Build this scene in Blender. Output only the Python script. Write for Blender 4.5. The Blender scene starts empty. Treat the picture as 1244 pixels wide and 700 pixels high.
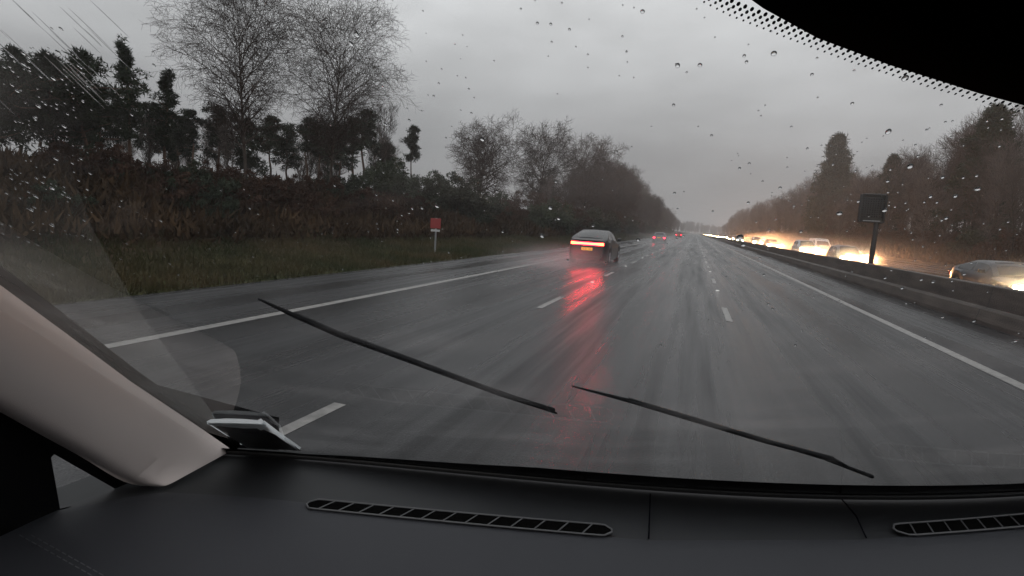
import bpy, bmesh, math, random
import numpy as np
from mathutils import Vector, Matrix
R = math.radians
SC = bpy.context.scene
COL = SC.collection
# ------------------------------------------------------------------ camera
EYE = 1.79                       # lens height above the road
FPX, VX, VY, ROLL = 650.0, 844.0, 283.0, 3.5
_F = np.array([VX - 622, -(VY - 350), -FPX]); _F /= np.linalg.norm(_F)
_h = np.array([math.cos(R(ROLL)), -math.sin(R(ROLL)), 0])
_U = np.cross(_h, _F); _U /= np.linalg.norm(_U)
MW = np.array([np.cross(_F, _U), _F, _U])            # camera axes -> world
cam_data = bpy.data.cameras.new('dash_camera')
cam = bpy.data.objects.new('dash_camera', cam_data); COL.objects.link(cam)
m4 = Matrix.Identity(4)
for i in range(3):
    for j in range(3): m4[i][j] = MW[i][j]
m4[0][3], m4[1][3], m4[2][3] = 0, 0, EYE
cam.matrix_world = m4
cam_data.sensor_width = 36; cam_data.lens = 36 * FPX / 1244
cam_data.clip_start = 0.01; cam_data.clip_end = 6000
SC.camera = cam
# ------------------------------------------------------------------ sky, sun, exposure
SUN_EL, SUN_ROT = R(24), R(200)
w = bpy.data.worlds.new('World'); SC.world = w; w.use_nodes = True
nt = w.node_tree; N = nt.nodes; Lk = nt.links; N.clear()
out = N.new('ShaderNodeOutputWorld'); bg = N.new('ShaderNodeBackground'); bg.inputs[1].default_value = 0.1
sky = N.new('ShaderNodeTexSky'); sky.sky_type = 'NISHITA'; sky.sun_disc = False
sky.sun_elevation = SUN_EL; sky.sun_rotation = SUN_ROT
hs = N.new('ShaderNodeHueSaturation'); hs.inputs['Saturation'].default_value = 0.15; Lk.new(sky.outputs[0], hs.inputs['Color'])
tc = N.new('ShaderNodeTexCoord'); sep = N.new('ShaderNodeSeparateXYZ'); Lk.new(tc.outputs['Generated'], sep.inputs[0])
ramp = N.new('ShaderNodeValToRGB'); Lk.new(sep.outputs[2], ramp.inputs[0])
ce = ramp.color_ramp.elements
ce[0].position = 0.0; ce[0].color = (1.55, 1.5, 1.55, 1)
ce[1].position = 1.0; ce[1].color = (9.0, 9.05, 9.3, 1)
e = ce.new(0.12); e.color = (2.4, 2.38, 2.46, 1)
e = ce.new(0.4); e.color = (6.4, 6.43, 6.6, 1)
mp = N.new('ShaderNodeMapping'); mp.inputs['Scale'].default_value = (1.6, 1.6, 4.5); mp.inputs['Rotation'].default_value = (0.25, 0.15, 0.4)
Lk.new(tc.outputs['Generated'], mp.inputs[0])
nz = N.new('ShaderNodeTexNoise'); nz.inputs['Scale'].default_value = 1.7; nz.inputs['Detail'].default_value = 5; nz.inputs['Roughness'].default_value = 0.5
Lk.new(mp.outputs[0], nz.inputs['Vector'])
mr = N.new('ShaderNodeMapRange'); mr.inputs[1].default_value = 0.3; mr.inputs[2].default_value = 0.7
mr.inputs[3].default_value = 0.74; mr.inputs[4].default_value = 1.2
Lk.new(nz.outputs[0], mr.inputs[0])
mul = N.new('ShaderNodeVectorMath'); mul.operation = 'SCALE'; Lk.new(ramp.outputs[0], mul.inputs[0]); Lk.new(mr.outputs[0], mul.inputs['Scale'])
mix = N.new('ShaderNodeMixRGB'); mix.inputs[0].default_value = 0.93
Lk.new(hs.outputs[0], mix.inputs[1]); Lk.new(mul.outputs[0], mix.inputs[2])
Lk.new(mix.outputs[0], bg.inputs[0]); Lk.new(bg.outputs[0], out.inputs[0])
sl = bpy.data.lights.new('sun', 'SUN'); sl.energy = 0.5; sl.angle = R(25); sl.color = (1, 0.96, 0.92)
so = bpy.data.objects.new('sun', sl); COL.objects.link(so)
so.rotation_euler = (math.pi / 2 - SUN_EL, 0, math.pi - SUN_ROT)
SC.view_settings.view_transform = 'Standard'; SC.view_settings.look = 'None'
SC.view_settings.exposure = 0.4; SC.view_settings.gamma = 1.0
SC.view_settings.use_curve_mapping = False
cy = SC.cycles
cy.max_bounces = 7; cy.diffuse_bounces = 2; cy.glossy_bounces = 3; cy.transmission_bounces = 6; cy.transparent_max_bounces = 12
cy.volume_bounces = 0; cy.use_denoising = True; cy.caustics_reflective = False; cy.caustics_refractive = False
try: cy.sample_clamp_indirect = 3.0
except Exception: pass

# ------------------------------------------------------------------ helpers
def ray(px, py):
    d = MW @ np.array([px - 622, -(py - 350), -FPX]); return d / np.linalg.norm(d)
def link(o, parent=None):
    COL.objects.link(o)
    if parent: o.parent = parent
    return o
def mesh_obj(name, V, Fc, mat, parent=None, smooth=False, mats=None, mi=None):
    me = bpy.data.meshes.new(name)
    V = [tuple(map(float, v)) for v in V] if not isinstance(V, np.ndarray) else V.tolist()
    Fc = Fc.tolist() if isinstance(Fc, np.ndarray) else Fc
    me.from_pydata(V, [], Fc)
    if mats:
        for m in mats: me.materials.append(m)
        if mi is not None: me.polygons.foreach_set('material_index', mi)
    elif mat: me.materials.append(mat)
    if smooth: me.polygons.foreach_set('use_smooth', [True] * len(me.polygons))
    me.update()
    return link(bpy.data.objects.new(name, me), parent)
def tag(o, label=None, cat=None, group=None, kind=None):
    if label: o['label'] = label
    if cat: o['category'] = cat
    if group: o['group'] = group
    if kind: o['kind'] = kind
    return o
def empty(name, loc=(0, 0, 0), rz=0.0):
    o = bpy.data.objects.new(name, None); o.location = loc; o.rotation_euler = (0, 0, rz); o.empty_display_size = 0.1
    return link(o)
def copy_tree(o, parent=None):
    c = o.copy(); COL.objects.link(c); c.parent = parent
    for ch in [x for x in list(COL.objects) if x.parent == o]: copy_tree(ch, c)
    return c
_kids = {}
def dup(root, loc, rz=0, scale=(1, 1, 1)):
    key = root.name
    if key not in _kids:
        ch = [x for x in COL.objects if x.parent == root]
        _kids[key] = [(c, [x for x in COL.objects if x.parent == c]) for c in ch]
    r = root.copy(); COL.objects.link(r); r.location = loc; r.rotation_euler = (0, 0, rz); r.scale = scale
    for c, gs in _kids[key]:
        d = c.copy(); COL.objects.link(d); d.parent = r
        for g_ in gs:
            k = g_.copy(); COL.objects.link(k); k.parent = d
    return r

class MB:
    """collects shapes of ONE mesh"""
    def __init__(s): s.V = []; s.F = []
    def add(s, V, F):
        b = len(s.V); s.V += [tuple(v) for v in V]; s.F += [tuple(i + b for i in f) for f in F]; return s
    def box(s, c, d, rz=0, bev=0.0):
        x, y, z = d[0] / 2, d[1] / 2, d[2] / 2
        if bev <= 0:
            P = [(-x, -y, -z), (x, -y, -z), (x, y, -z), (-x, y, -z), (-x, -y, z), (x, -y, z), (x, y, z), (-x, y, z)]
            F = [(0, 3, 2, 1), (4, 5, 6, 7), (0, 1, 5, 4), (1, 2, 6, 5), (2, 3, 7, 6), (3, 0, 4, 7)]
        else:
            bm = bmesh.new(); bmesh.ops.create_cube(bm, size=1)
            for v in bm.verts: v.co = Vector((v.co.x * d[0], v.co.y * d[1], v.co.z * d[2]))
            bmesh.ops.bevel(bm, geom=bm.edges[:], offset=bev, segments=2, affect='EDGES', profile=0.6)
            bm.verts.index_update(); P = [v.co[:] for v in bm.verts]; F = [[v.index for v in f.verts] for f in bm.faces]; bm.free()
        cs, sn = math.cos(rz), math.sin(rz)
        return s.add([(p[0] * cs - p[1] * sn + c[0], p[0] * sn + p[1] * cs + c[1], p[2] + c[2]) for p in P], F)
    def tube(s, pts, rad, n=8, cap=True):
        pts = [Vector(p) for p in pts]
        rad = rad if hasattr(rad, '__len__') else [rad] * len(pts)
        V = []; F = []
        up = Vector((0.13, 0.27, 1)).normalized()
        for i, p in enumerate(pts):
            t = (pts[min(i + 1, len(pts) - 1)] - pts[max(i - 1, 0)]).normalized()
            if abs(t.dot(up)) > 0.97: up = Vector((1, 0.1, 0)).normalized()
            a = t.cross(up).normalized(); b = t.cross(a)
            for k in range(n):
                th = 2 * math.pi * k / n; V.append(p + (a * math.cos(th) + b * math.sin(th)) * rad[i])
        for i in range(len(pts) - 1):
            for k in range(n): F.append((i * n + k, i * n + (k + 1) % n, (i + 1) * n + (k + 1) % n, (i + 1) * n + k))
        if cap: F.append(tuple(range(n))[::-1]); F.append(tuple((len(pts) - 1) * n + k for k in range(n)))
        return s.add(V, F)
    def lathe(s, prof, c, axis='x', n=24):
        V = []; F = []
        for (a, r) in prof:
            for k in range(n):
                th = 2 * math.pi * k / n; u, v = r * math.cos(th), r * math.sin(th)
                V.append((c[0] + a, c[1] + u, c[2] + v) if axis == 'x' else ((c[0] + u, c[1] + a, c[2] + v) if axis == 'y' else (c[0] + u, c[1] + v, c[2] + a)))
        for i in range(len(prof) - 1):
            for k in range(n): F.append((i * n + k, i * n + (k + 1) % n, (i + 1) * n + (k + 1) % n, (i + 1) * n + k))
        F.append(tuple(range(n))); F.append(tuple((len(prof) - 1) * n + k for k in range(n)))
        return s.add(V, F)
    def prism(s, poly, axis, a, b):
        """poly in the two other axes, extruded from a to b"""
        n = len(poly)
        def P(u, v, t): return {'x': (t, u, v), 'y': (u, t, v), 'z': (u, v, t)}[axis]
        V = [P(u, v, a) for u, v in poly] + [P(u, v, b) for u, v in poly]
        F = [tuple(range(n)), tuple(range(n, 2 * n))[::-1]] + [(i, i + n, (i + 1) % n + n, (i + 1) % n) for i in range(n)]
        return s.add(V, F)
    def grid(s, G, thick=None):
        """G[i][j] points"""
        a, b = len(G), len(G[0]); V = [p for row in G for p in row]
        F = [(i * b + j, i * b + j + 1, (i + 1) * b + j + 1, (i + 1) * b + j) for i in range(a - 1) for j in range(b - 1)]
        return s.add(V, F)
    def build(s, name, mat, parent=None, smooth=False, recalc=True):
        o = mesh_obj(name, s.V, s.F, mat, parent, smooth)
        if recalc:
            bm = bmesh.new(); bm.from_mesh(o.data); bmesh.ops.recalc_face_normals(bm, faces=bm.faces); bm.to_mesh(o.data); bm.free()
        if smooth:
            try: o.data.set_sharp_from_angle(angle=R(38))
            except Exception: pass
        return o

# ------------------------------------------------------------------ materials
def mat(name, col, rough=0.6, metal=0.0, spec=0.5, noise=None, bump=None, emit=None, estr=0.0, coat=0.0):
    m = bpy.data.materials.new(name); m.use_nodes = True
    n = m.node_tree.nodes; l = m.node_tree.links; p = n['Principled BSDF']
    p.inputs['Base Color'].default_value = (*col, 1); p.inputs['Roughness'].default_value = rough
    p.inputs['Metallic'].default_value = metal; p.inputs['Specular IOR Level'].default_value = spec
    p.inputs['Coat Weight'].default_value = coat
    if emit: p.inputs['Emission Color'].default_value = (*emit, 1); p.inputs['Emission Strength'].default_value = estr
    if noise or bump:
        t = n.new('ShaderNodeTexCoord')
    if noise:      # (scale, amount, second colour, stretch)
        sc, am, c2 = noise[:3]
        mpg = n.new('ShaderNodeMapping'); mpg.inputs['Scale'].default_value = noise[3] if len(noise) > 3 else (1, 1, 1)
        l.new(t.outputs['Object'], mpg.inputs[0])
        x = n.new('ShaderNodeTexNoise'); x.inputs['Scale'].default_value = sc; x.inputs['Detail'].default_value = 6
        l.new(mpg.outputs[0], x.inputs['Vector'])
        r = n.new('ShaderNodeValToRGB'); r.color_ramp.elements[0].position = 0.5 - am; r.color_ramp.elements[1].position = 0.5 + am
        r.color_ramp.elements[0].color = (*col, 1); r.color_ramp.elements[1].color = (*c2, 1)
        l.new(x.outputs[0], r.inputs[0]); l.new(r.outputs[0], p.inputs['Base Color'])
    if bump:
        sc, st = bump[:2]
        x = n.new('ShaderNodeTexNoise'); x.inputs['Scale'].default_value = sc; x.inputs['Detail'].default_value = 4
        l.new(t.outputs['Object'], x.inputs['Vector'])
        b = n.new('ShaderNodeBump'); b.inputs['Strength'].default_value = st; b.inputs['Distance'].default_value = bump[2] if len(bump) > 2 else 0.01
        l.new(x.outputs[0], b.inputs['Height']); l.new(b.outputs[0], p.inputs['Normal'])
    return m
def bark(name, c1, c2): return mat(name, c1, 0.9, noise=(3.0, 0.2, c2, (1, 1, 0.25)), bump=(12, 0.5, 0.02), spec=0.2)
def random_hue(m, amt=0.35):
    """vary the base colour a little from object to object"""
    n = m.node_tree.nodes; l = m.node_tree.links; p = n['Principled BSDF']
    oi = n.new('ShaderNodeObjectInfo'); r = n.new('ShaderNodeMapRange'); r.inputs[3].default_value = 1 - amt; r.inputs[4].default_value = 1 + amt
    l.new(oi.outputs['Random'], r.inputs[0])
    hv = n.new('ShaderNodeHueSaturation'); l.new(r.outputs[0], hv.inputs['Value'])
    if p.inputs['Base Color'].is_linked:
        src = p.inputs['Base Color'].links[0].from_socket; l.new(src, hv.inputs['Color'])
    else: hv.inputs['Color'].default_value = p.inputs['Base Color'].default_value
    l.new(hv.outputs[0], p.inputs['Base Color']); return m
M = {}
M['bark'] = random_hue(bark('wet_bark', (0.035, 0.028, 0.024), (0.075, 0.062, 0.052)))
M['twig'] = random_hue(mat('twig', (0.034, 0.025, 0.022), 0.95, spec=0.15))
M['twig_grey'] = random_hue(mat('twig_grey', (0.085, 0.07, 0.064), 0.95, spec=0.15))
M['pine_bark'] = bark('pine_bark', (0.06, 0.04, 0.03), (0.11, 0.07, 0.05))
M['needles'] = random_hue(mat('needles', (0.010, 0.017, 0.011), 0.9, noise=(0.8, 0.2, (0.024, 0.034, 0.02)), spec=0.15))
M['holly'] = random_hue(mat('evergreen_leaf', (0.014, 0.022, 0.012), 0.6, noise=(1.2, 0.2, (0.034, 0.046, 0.024)), spec=0.25))
M['russet'] = random_hue(mat('russet_leaf', (0.038, 0.022, 0.016), 0.9, noise=(1.0, 0.2, (0.07, 0.04, 0.028)), spec=0.1))
M['grassblade'] = mat('grass_blade', (0.022, 0.03, 0.008), 0.7, noise=(0.4, 0.14, (0.062, 0.046, 0.02)), spec=0.2)
M['bracken'] = mat('bracken', (0.022, 0.016, 0.011), 0.95, noise=(0.35, 0.2, (0.065, 0.04, 0.022)), spec=0.1)
M['concrete'] = mat('wet_concrete', (0.03, 0.023, 0.02), 0.5, noise=(2.5, 0.2, (0.085, 0.068, 0.058), (1, 0.35, 2.0)), bump=(28, 0.9, 0.015), spec=.3)
M['rubber'] = mat('rubber', (0.012, 0.012, 0.013), 0.55)
M['tyre'] = mat('tyre', (0.02, 0.02, 0.02), 0.7)
M['rim'] = mat('rim', (0.35, 0.35, 0.37), 0.35, metal=0.9)
M['black_plastic'] = mat('black_plastic', (0.015, 0.015, 0.016), 0.5, bump=(60, 0.15, 0.001))
M['carglass'] = mat('car_glass', (0.01, 0.011, 0.013), 0.12, spec=0.45)
M['galv'] = mat('galvanised_steel', (0.26, 0.27, 0.28), 0.45, metal=0.7, bump=(30, 0.2, 0.002))
M['sign_black'] = mat('sign_black', (0.01, 0.01, 0.011), 0.6, noise=(6, 0.2, (0.02, 0.02, 0.021)))
M['sign_red'] = mat('sign_red', (0.2, 0.012, 0.012), 0.45)
M['sign_white'] = mat('sign_white', (0.35, 0.35, 0.35), 0.45)
M['headlamp'] = mat('headlamp', (1, 0.9, 0.7), 0.2, emit=(1, 0.70, 0.36), estr=160)
M['dull_lamp'] = mat('unlit_lamp', (0.2, 0.01, 0.01), 0.2)
M['taillamp'] = mat('taillamp', (0.5, 0.01, 0.01), 0.2, emit=(1, 0.012, 0.035), estr=14)
M['taillamp_core'] = mat('taillamp_core', (0.8, 0.2, 0.05), 0.2, emit=(1, 0.24, 0.07), estr=5.5)

def wet_road(name, lines):
    m = bpy.data.materials.new(name); m.use_nodes = True
    n = m.node_tree.nodes; l = m.node_tree.links; p = n['Principled BSDF']
    t = n.new('ShaderNodeTexCoord')
    def noise(scale, stretch, detail=5, rough=0.55):
        mm = n.new('ShaderNodeMapping'); mm.inputs['Scale'].default_value = stretch; l.new(t.outputs['Object'], mm.inputs[0])
        x = n.new('ShaderNodeTexNoise'); x.inputs['Scale'].default_value = scale; x.inputs['Detail'].default_value = detail; x.inputs['Roughness'].default_value = rough
        l.new(mm.outputs[0], x.inputs['Vector']); return x.outputs[0]
    def rng(v, a, b, c, d):
        r = n.new('ShaderNodeMapRange'); l.new(v, r.inputs[0])
        for i, q in enumerate((a, b, c, d)): r.inputs[i + 1].default_value = q
        return r.outputs[0]
    def mth(op, a, b):
        q = n.new('ShaderNodeMath'); q.operation = op
        for i, z in enumerate((a, b)):
            if isinstance(z, (int, float)): q.inputs[i].default_value = z
            else: l.new(z, q.inputs[i])
        return q.outputs[0]
    big = noise(0.5, (1, 0.12, 1)); mid = noise(2.2, (1.5, 0.05, 1)); fine = noise(60, (1, 1, 1), 3)
    # wheel tracks: two shallow troughs in every lane, worn and holding water
    sx = n.new('ShaderNodeSeparateXYZ'); l.new(t.outputs['Object'], sx.inputs[0])
    ph = mth('MULTIPLY', mth('ADD', sx.outputs[0], mth('MULTIPLY', big, 0.5)), 2 * math.pi / 1.825)
    tr = mth('COSINE', mth('ADD', ph, 2.05), 0)
    tr01 = rng(tr, -0.2, 1, 0, 1)
    c = n.new('ShaderNodeMixRGB'); c.inputs[1].default_value = (0.016, 0.016, 0.018, 1); c.inputs[2].default_value = (0.042, 0.042, 0.044, 1)
    l.new(rng(fine, 0.4, 0.62, 0, 1), c.inputs[0])
    c2 = n.new('ShaderNodeMixRGB'); c2.blend_type = 'MULTIPLY'; c2.inputs[2].default_value = (0.4, 0.4, 0.42, 1)
    l.new(c.outputs[0], c2.inputs[1]); l.new(rng(mid, 0.4, 0.65, 0, 1), c2.inputs[0])
    l.new(c2.outputs[0], p.inputs['Base Color'])
    ro = mth('ADD', rng(big, 0.3, 0.7, 0.2, 0.42), mth('ADD', mth('MULTIPLY', tr01, -0.17), rng(mid, 0.35, 0.65, -0.09, 0.12)))
    l.new(mth('MAXIMUM', ro, 0.12), p.inputs['Roughness'])
    p.inputs['Specular IOR Level'].default_value = 0.36
    b = n.new('ShaderNodeBump'); b.inputs['Strength'].default_value = 0.8; b.inputs['Distance'].default_value = 0.006
    l.new(mth('ADD', fine, mth('MULTIPLY', mid, 1.2)), b.inputs['Height']); l.new(b.outputs[0], p.inputs['Normal'])
    return m
M['road'] = wet_road('wet_asphalt', None)
def paint_mat():
    m = mat('worn_paint', (0.13, 0.125, 0.12), 0.45, noise=(9, 0.25, (0.3, 0.29, 0.28)), bump=(50, 0.4, 0.003)); return m
M['paint'] = paint_mat()
def ground_mat():
    m = bpy.data.materials.new('verge_ground'); m.use_nodes = True
    n = m.node_tree.nodes; l = m.node_tree.links; p = n['Principled BSDF']; p.inputs['Roughness'].default_value = 0.95
    p.inputs['Specular IOR Level'].default_value = 0.15
    t = n.new('ShaderNodeTexCoord'); sx = n.new('ShaderNodeSeparateXYZ'); l.new(t.outputs['Object'], sx.inputs[0])
    x = n.new('ShaderNodeTexNoise'); x.inputs['Scale'].default_value = 0.35; x.inputs['Detail'].default_value = 7; l.new(t.outputs['Object'], x.inputs['Vector'])
    x2 = n.new('ShaderNodeTexNoise'); x2.inputs['Scale'].default_value = 3.0; x2.inputs['Detail'].default_value = 6; l.new(t.outputs['Object'], x2.inputs['Vector'])
    def ramp(src, a, ca, b, cb):
        r = n.new('ShaderNodeValToRGB'); r.color_ramp.elements[0].position = a; r.color_ramp.elements[1].position = b
        r.color_ramp.elements[0].color = (*ca, 1); r.color_ramp.elements[1].color = (*cb, 1); l.new(src, r.inputs[0]); return r.outputs[0]
    g1 = ramp(x2.outputs[0], 0.35, (0.028, 0.038, 0.014), 0.7, (0.07, 0.062, 0.028))
    b1 = ramp(x2.outputs[0], 0.35, (0.03, 0.022, 0.015), 0.7, (0.075, 0.048, 0.03))
    ax = n.new('ShaderNodeMath'); ax.operation = 'ABSOLUTE'; l.new(sx.outputs[0], ax.inputs[0])
    ad = n.new('ShaderNodeMath'); ad.operation = 'MULTIPLY_ADD'; l.new(x.outputs[0], ad.inputs[0]); ad.inputs[1].default_value = 7; l.new(ax.outputs[0], ad.inputs[2])
    f = n.new('ShaderNodeMapRange'); f.inputs[1].default_value = 15.5; f.inputs[2].default_value = 18.0; l.new(ad.outputs[0], f.inputs[0])
    mx = n.new('ShaderNodeMixRGB'); l.new(f.outputs[0], mx.inputs[0]); l.new(g1, mx.inputs[1]); l.new(b1, mx.inputs[2])
    l.new(mx.outputs[0], p.inputs['Base Color'])
    b = n.new('ShaderNodeBump'); b.inputs['Strength'].default_value = 0.8; b.inputs['Distance'].default_value = 0.15
    l.new(x2.outputs[0], b.inputs['Height']); l.new(b.outputs[0], p.inputs['Normal']); return m
M['ground'] = ground_mat()
def volume_mat(name, col, dens, aniso=0.3, falloff=None):
    m = bpy.data.materials.new(name); m.use_nodes = True
    n = m.node_tree.nodes; l = m.node_tree.links; n.clear()
    o = n.new('ShaderNodeOutputMaterial'); v = n.new('ShaderNodeVolumePrincipled')
    v.inputs['Color'].default_value = (*col, 1); v.inputs['Density'].default_value = dens; v.inputs['Anisotropy'].default_value = aniso
    if falloff:
        t = n.new('ShaderNodeTexCoord'); g = n.new('ShaderNodeTexGradient'); g.gradient_type = 'QUADRATIC_SPHERE'
        mm = n.new('ShaderNodeMapping'); l.new(t.outputs['Object'], mm.inputs[0]); l.new(mm.outputs[0], g.inputs[0])
        x = n.new('ShaderNodeTexNoise'); x.inputs['Scale'].default_value = falloff; x.inputs['Detail'].default_value = 3; l.new(t.outputs['Object'], x.inputs['Vector'])
        r = n.new('ShaderNodeMapRange'); r.inputs[1].default_value = 0.3; r.inputs[2].default_value = 0.7; r.inputs[3].default_value = 0.4; r.inputs[4].default_value = 1.3; l.new(x.outputs[0], r.inputs[0])
        q = n.new('ShaderNodeMath'); q.operation = 'MULTIPLY'; l.new(g.outputs['Fac'], q.inputs[0]); l.new(r.outputs[0], q.inputs[1])
        q2 = n.new('ShaderNodeMath'); q2.operation = 'MULTIPLY'; l.new(q.outputs[0], q2.inputs[0]); q2.inputs[1].default_value = dens
        l.new(q2.outputs[0], v.inputs['Density'])
    l.new(v.outputs[0], o.inputs['Volume']); return m

# ------------------------------------------------------------------ terrain, road, sky-side structure
rng = np.random.default_rng(7)
def vnoise(x, y, s, seed=0):
    """smooth value noise"""
    x = np.asarray(x, float) / s; y = np.asarray(y, float) / s
    xi = np.floor(x).astype(int); yi = np.floor(y).astype(int); fx = x - xi; fy = y - yi
    fx = fx * fx * (3 - 2 * fx); fy = fy * fy * (3 - 2 * fy)
    def h(a, b): 
        v = np.sin(a * 127.1 + b * 311.7 + seed * 74.7) * 43758.5453; return v - np.floor(v)
    return (h(xi, yi) * (1 - fx) + h(xi + 1, yi) * fx) * (1 - fy) + (h(xi, yi + 1) * (1 - fx) + h(xi + 1, yi + 1) * fx) * fy
def height(x, y):
    x = np.asarray(x, float); y = np.asarray(y, float)
    L = np.interp(-x, [9.7, 10.5, 12.5, 16, 20, 26, 60, 300], [-0.02, 0.0, 0.05, 0.7, 2.1, 2.6, 3.0, 5])
    Rr = np.interp(x, [23.2, 24, 27, 31, 40, 80, 300], [-0.02, 0.0, 0.3, 1.6, 3.5, 6, 10])
    z = np.where(x < 0, L, Rr)
    k = np.clip((np.abs(x) - np.where(x < 0, 10.5, 24)) / 6, 0, 1)
    return z + k * ((vnoise(x, y, 6) - 0.5) * 0.7 + (vnoise(x, y, 1.7, 3) - 0.5) * 0.25)
def terrain(name, xs):
    ys = np.concatenate([np.arange(-20, 90, 1.0), np.arange(90, 300, 5), np.linspace(300, 2200, 40)])
    X, Y = np.meshgrid(xs, ys); Z = height(X, Y)
    V = np.stack([X.ravel(), Y.ravel(), Z.ravel()], 1); a, b = X.shape
    i, j = np.meshgrid(np.arange(a - 1), np.arange(b - 1), indexing='ij'); k = (i * b + j).ravel()
    F = np.stack([k, k + 1, k + b + 1, k + b], 1)
    return tag(mesh_obj(name, V, F, M['ground'], smooth=True), kind='structure')
terrain('verge_ground', -np.concatenate([np.arange(60, 9.8, -0.8), [9.7, 9.45]])[::1])
terrain('bank_ground', np.concatenate([[22.95, 23.2], np.arange(24, 80, 1.0)]))
g = MB()
xs = [-3000, -59, -9.45]; 
g.add([(-3000, -300, -0.25), (3000, -300, -0.25), (3000, 5000, -0.25), (-3000, 5000, -0.25)], [(0, 1, 2, 3)])
tag(g.build('ground', M['ground'], recalc=False), kind='structure')
for nm, x0, x1, y1 in (('far_ground', -900, -59.5, 2200), ('far_bank', 78.5, 900, 2200)):
    q = MB(); xs = np.linspace(x0, x1, 12); ys = np.linspace(-20, y1, 30)
    q.grid([[(x, y, float(height(x, y)) + 0.01 if abs(x) < 300 else float(height(x, y))) for x in xs] for y in ys])
    tag(q.build(nm, M['ground'], smooth=True, recalc=False), kind='structure')
def sheet(name, x0, x1, z, m, y0=-20, y1=2200, n=60):
    ys = np.concatenate([np.arange(y0, 60, 2.0), np.geomspace(60, y1, n)])
    q = MB(); q.grid([[(x, y, z) for x in np.linspace(x0, x1, 5)] for y in ys]); 
    return tag(q.build(name, m, recalc=False), kind='structure')
sheet('motorway_carriageway', -9.75, 6.72, 0.0, M['road'])
sheet('opposite_carriageway', 7.55, 23.3, 0.0, M['road'])
mk = lambda q, x0, x1, y0, y1: q.add([(x0, y0, 0.004), (x1, y0, 0.004), (x1, y1, 0.004), (x0, y1, 0.004)], [(0, 1, 2, 3)])
q = MB()
for x in (-6.57, 4.38):
    y = -10.0
    while y < 1500:
        st = 6 if y < 100 else 60
        mk(q, x - 0.1, x + 0.1, y, y + st); y += st
tag(q.build('edge_lines', M['paint'], recalc=False), kind='structure')
q = MB()
for k in range(90):
    y = 2.0 + 8.9 * k - 8.9; mk(q, -3.05, -2.92, y, y + 2.1)
    y = 3.0 + 8.9 * k; mk(q, 0.80, 0.93, y if k else 1.2, y + (2.2 if k else .5))
for k in range(60):
    mk(q, 12.3, 12.43, 4 + 9 * k, 6 + 9 * k); mk(q, 15.95, 16.08, 4 + 9 * k, 6 + 9 * k)
tag(q.build('lane_lines', M['paint'], recalc=False), kind='structure')
# raised rib edge line dabs and reservation surface
q = MB()
q.add([(6.72, -20, 0.002), (7.0, -20, 0.002), (7.0, 2200, 0.002), (6.72, 2200, 0.002)], [(0, 1, 2, 3)])
q.add([(7.3, -20, 0.002), (7.55, -20, 0.002), (7.55, 2200, 0.002), (7.3, 2200, 0.002)], [(0, 1, 2, 3)])
tag(q.build('reservation_paving', M['road'], recalc=False), kind='structure')

# stepped concrete barrier
prof = [(6.74, 0.0), (6.74, 0.10), (6.80, 0.36), (6.90, 0.385), (6.945, 0.42), (6.985, 0.92), (7.0, 0.94), (7.24, 0.94), (7.255, 0.92), (7.3, 0.42), (7.345, 0.385), (7.44, 0.36), (7.5, 0.10), (7.5, 0.0)]
q = MB()
ys = np.concatenate([np.arange(-8, 100, 3.0), np.geomspace(102, 1300, 40)])
q.grid([[(x, y, z) for x, z in prof] for y in ys])
bar = q.build('concrete_barrier', M['concrete'], smooth=False, recalc=False)
tag(bar, 'stained wet stepped concrete barrier running along the central reservation', 'barrier')

jm = MB()
for k in range(24):
    y = 4.0 + 6 * k; jm.grid([[(x - (.003 if x < 7.1 else -.003), yy_, z + .003) for x, z in prof] for yy_ in (y, y + .03)])
jm.build('expansion_joints', M['sign_black'], bar, recalc=False)
# road studs
st = MB().add([(-.06, -.05, 0), (.06, -.05, 0), (.06, .05, 0), (-.06, .05, 0), (-.04, -.025, .022), (.04, -.025, .022), (.04, .025, .022), (-.04, .025, .022)],
              [(0, 3, 2, 1), (4, 5, 6, 7), (0, 1, 5, 4), (1, 2, 6, 5), (2, 3, 7, 6), (3, 0, 4, 7)])
M['stud'] = mat('stud_reflector', (0.9, 0.88, 0.85), 0.1, spec=1.0)
stud0 = None
for lane, (x, y0, sp, n_) in enumerate(((-2.985, 17.2, 8.9, 7), (0.865, 18.2, 8.9, 7))):
    for k in range(n_):
        if stud0 is None: stud0 = o = st.build('road_stud', M['stud'])
        else: o = stud0.copy(); COL.objects.link(o)
        o.location = (x, y0 + sp * k, 0.003)
        side = 'between the lane dashes beside the black saloon' if lane == 0 else 'between the dashes of the lane line nearest the barrier'
        tag(o, 'small white reflective stud ' + side, 'road stud', 'road studs on the left lane line' if lane == 0 else 'road studs on the right lane line')

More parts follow.
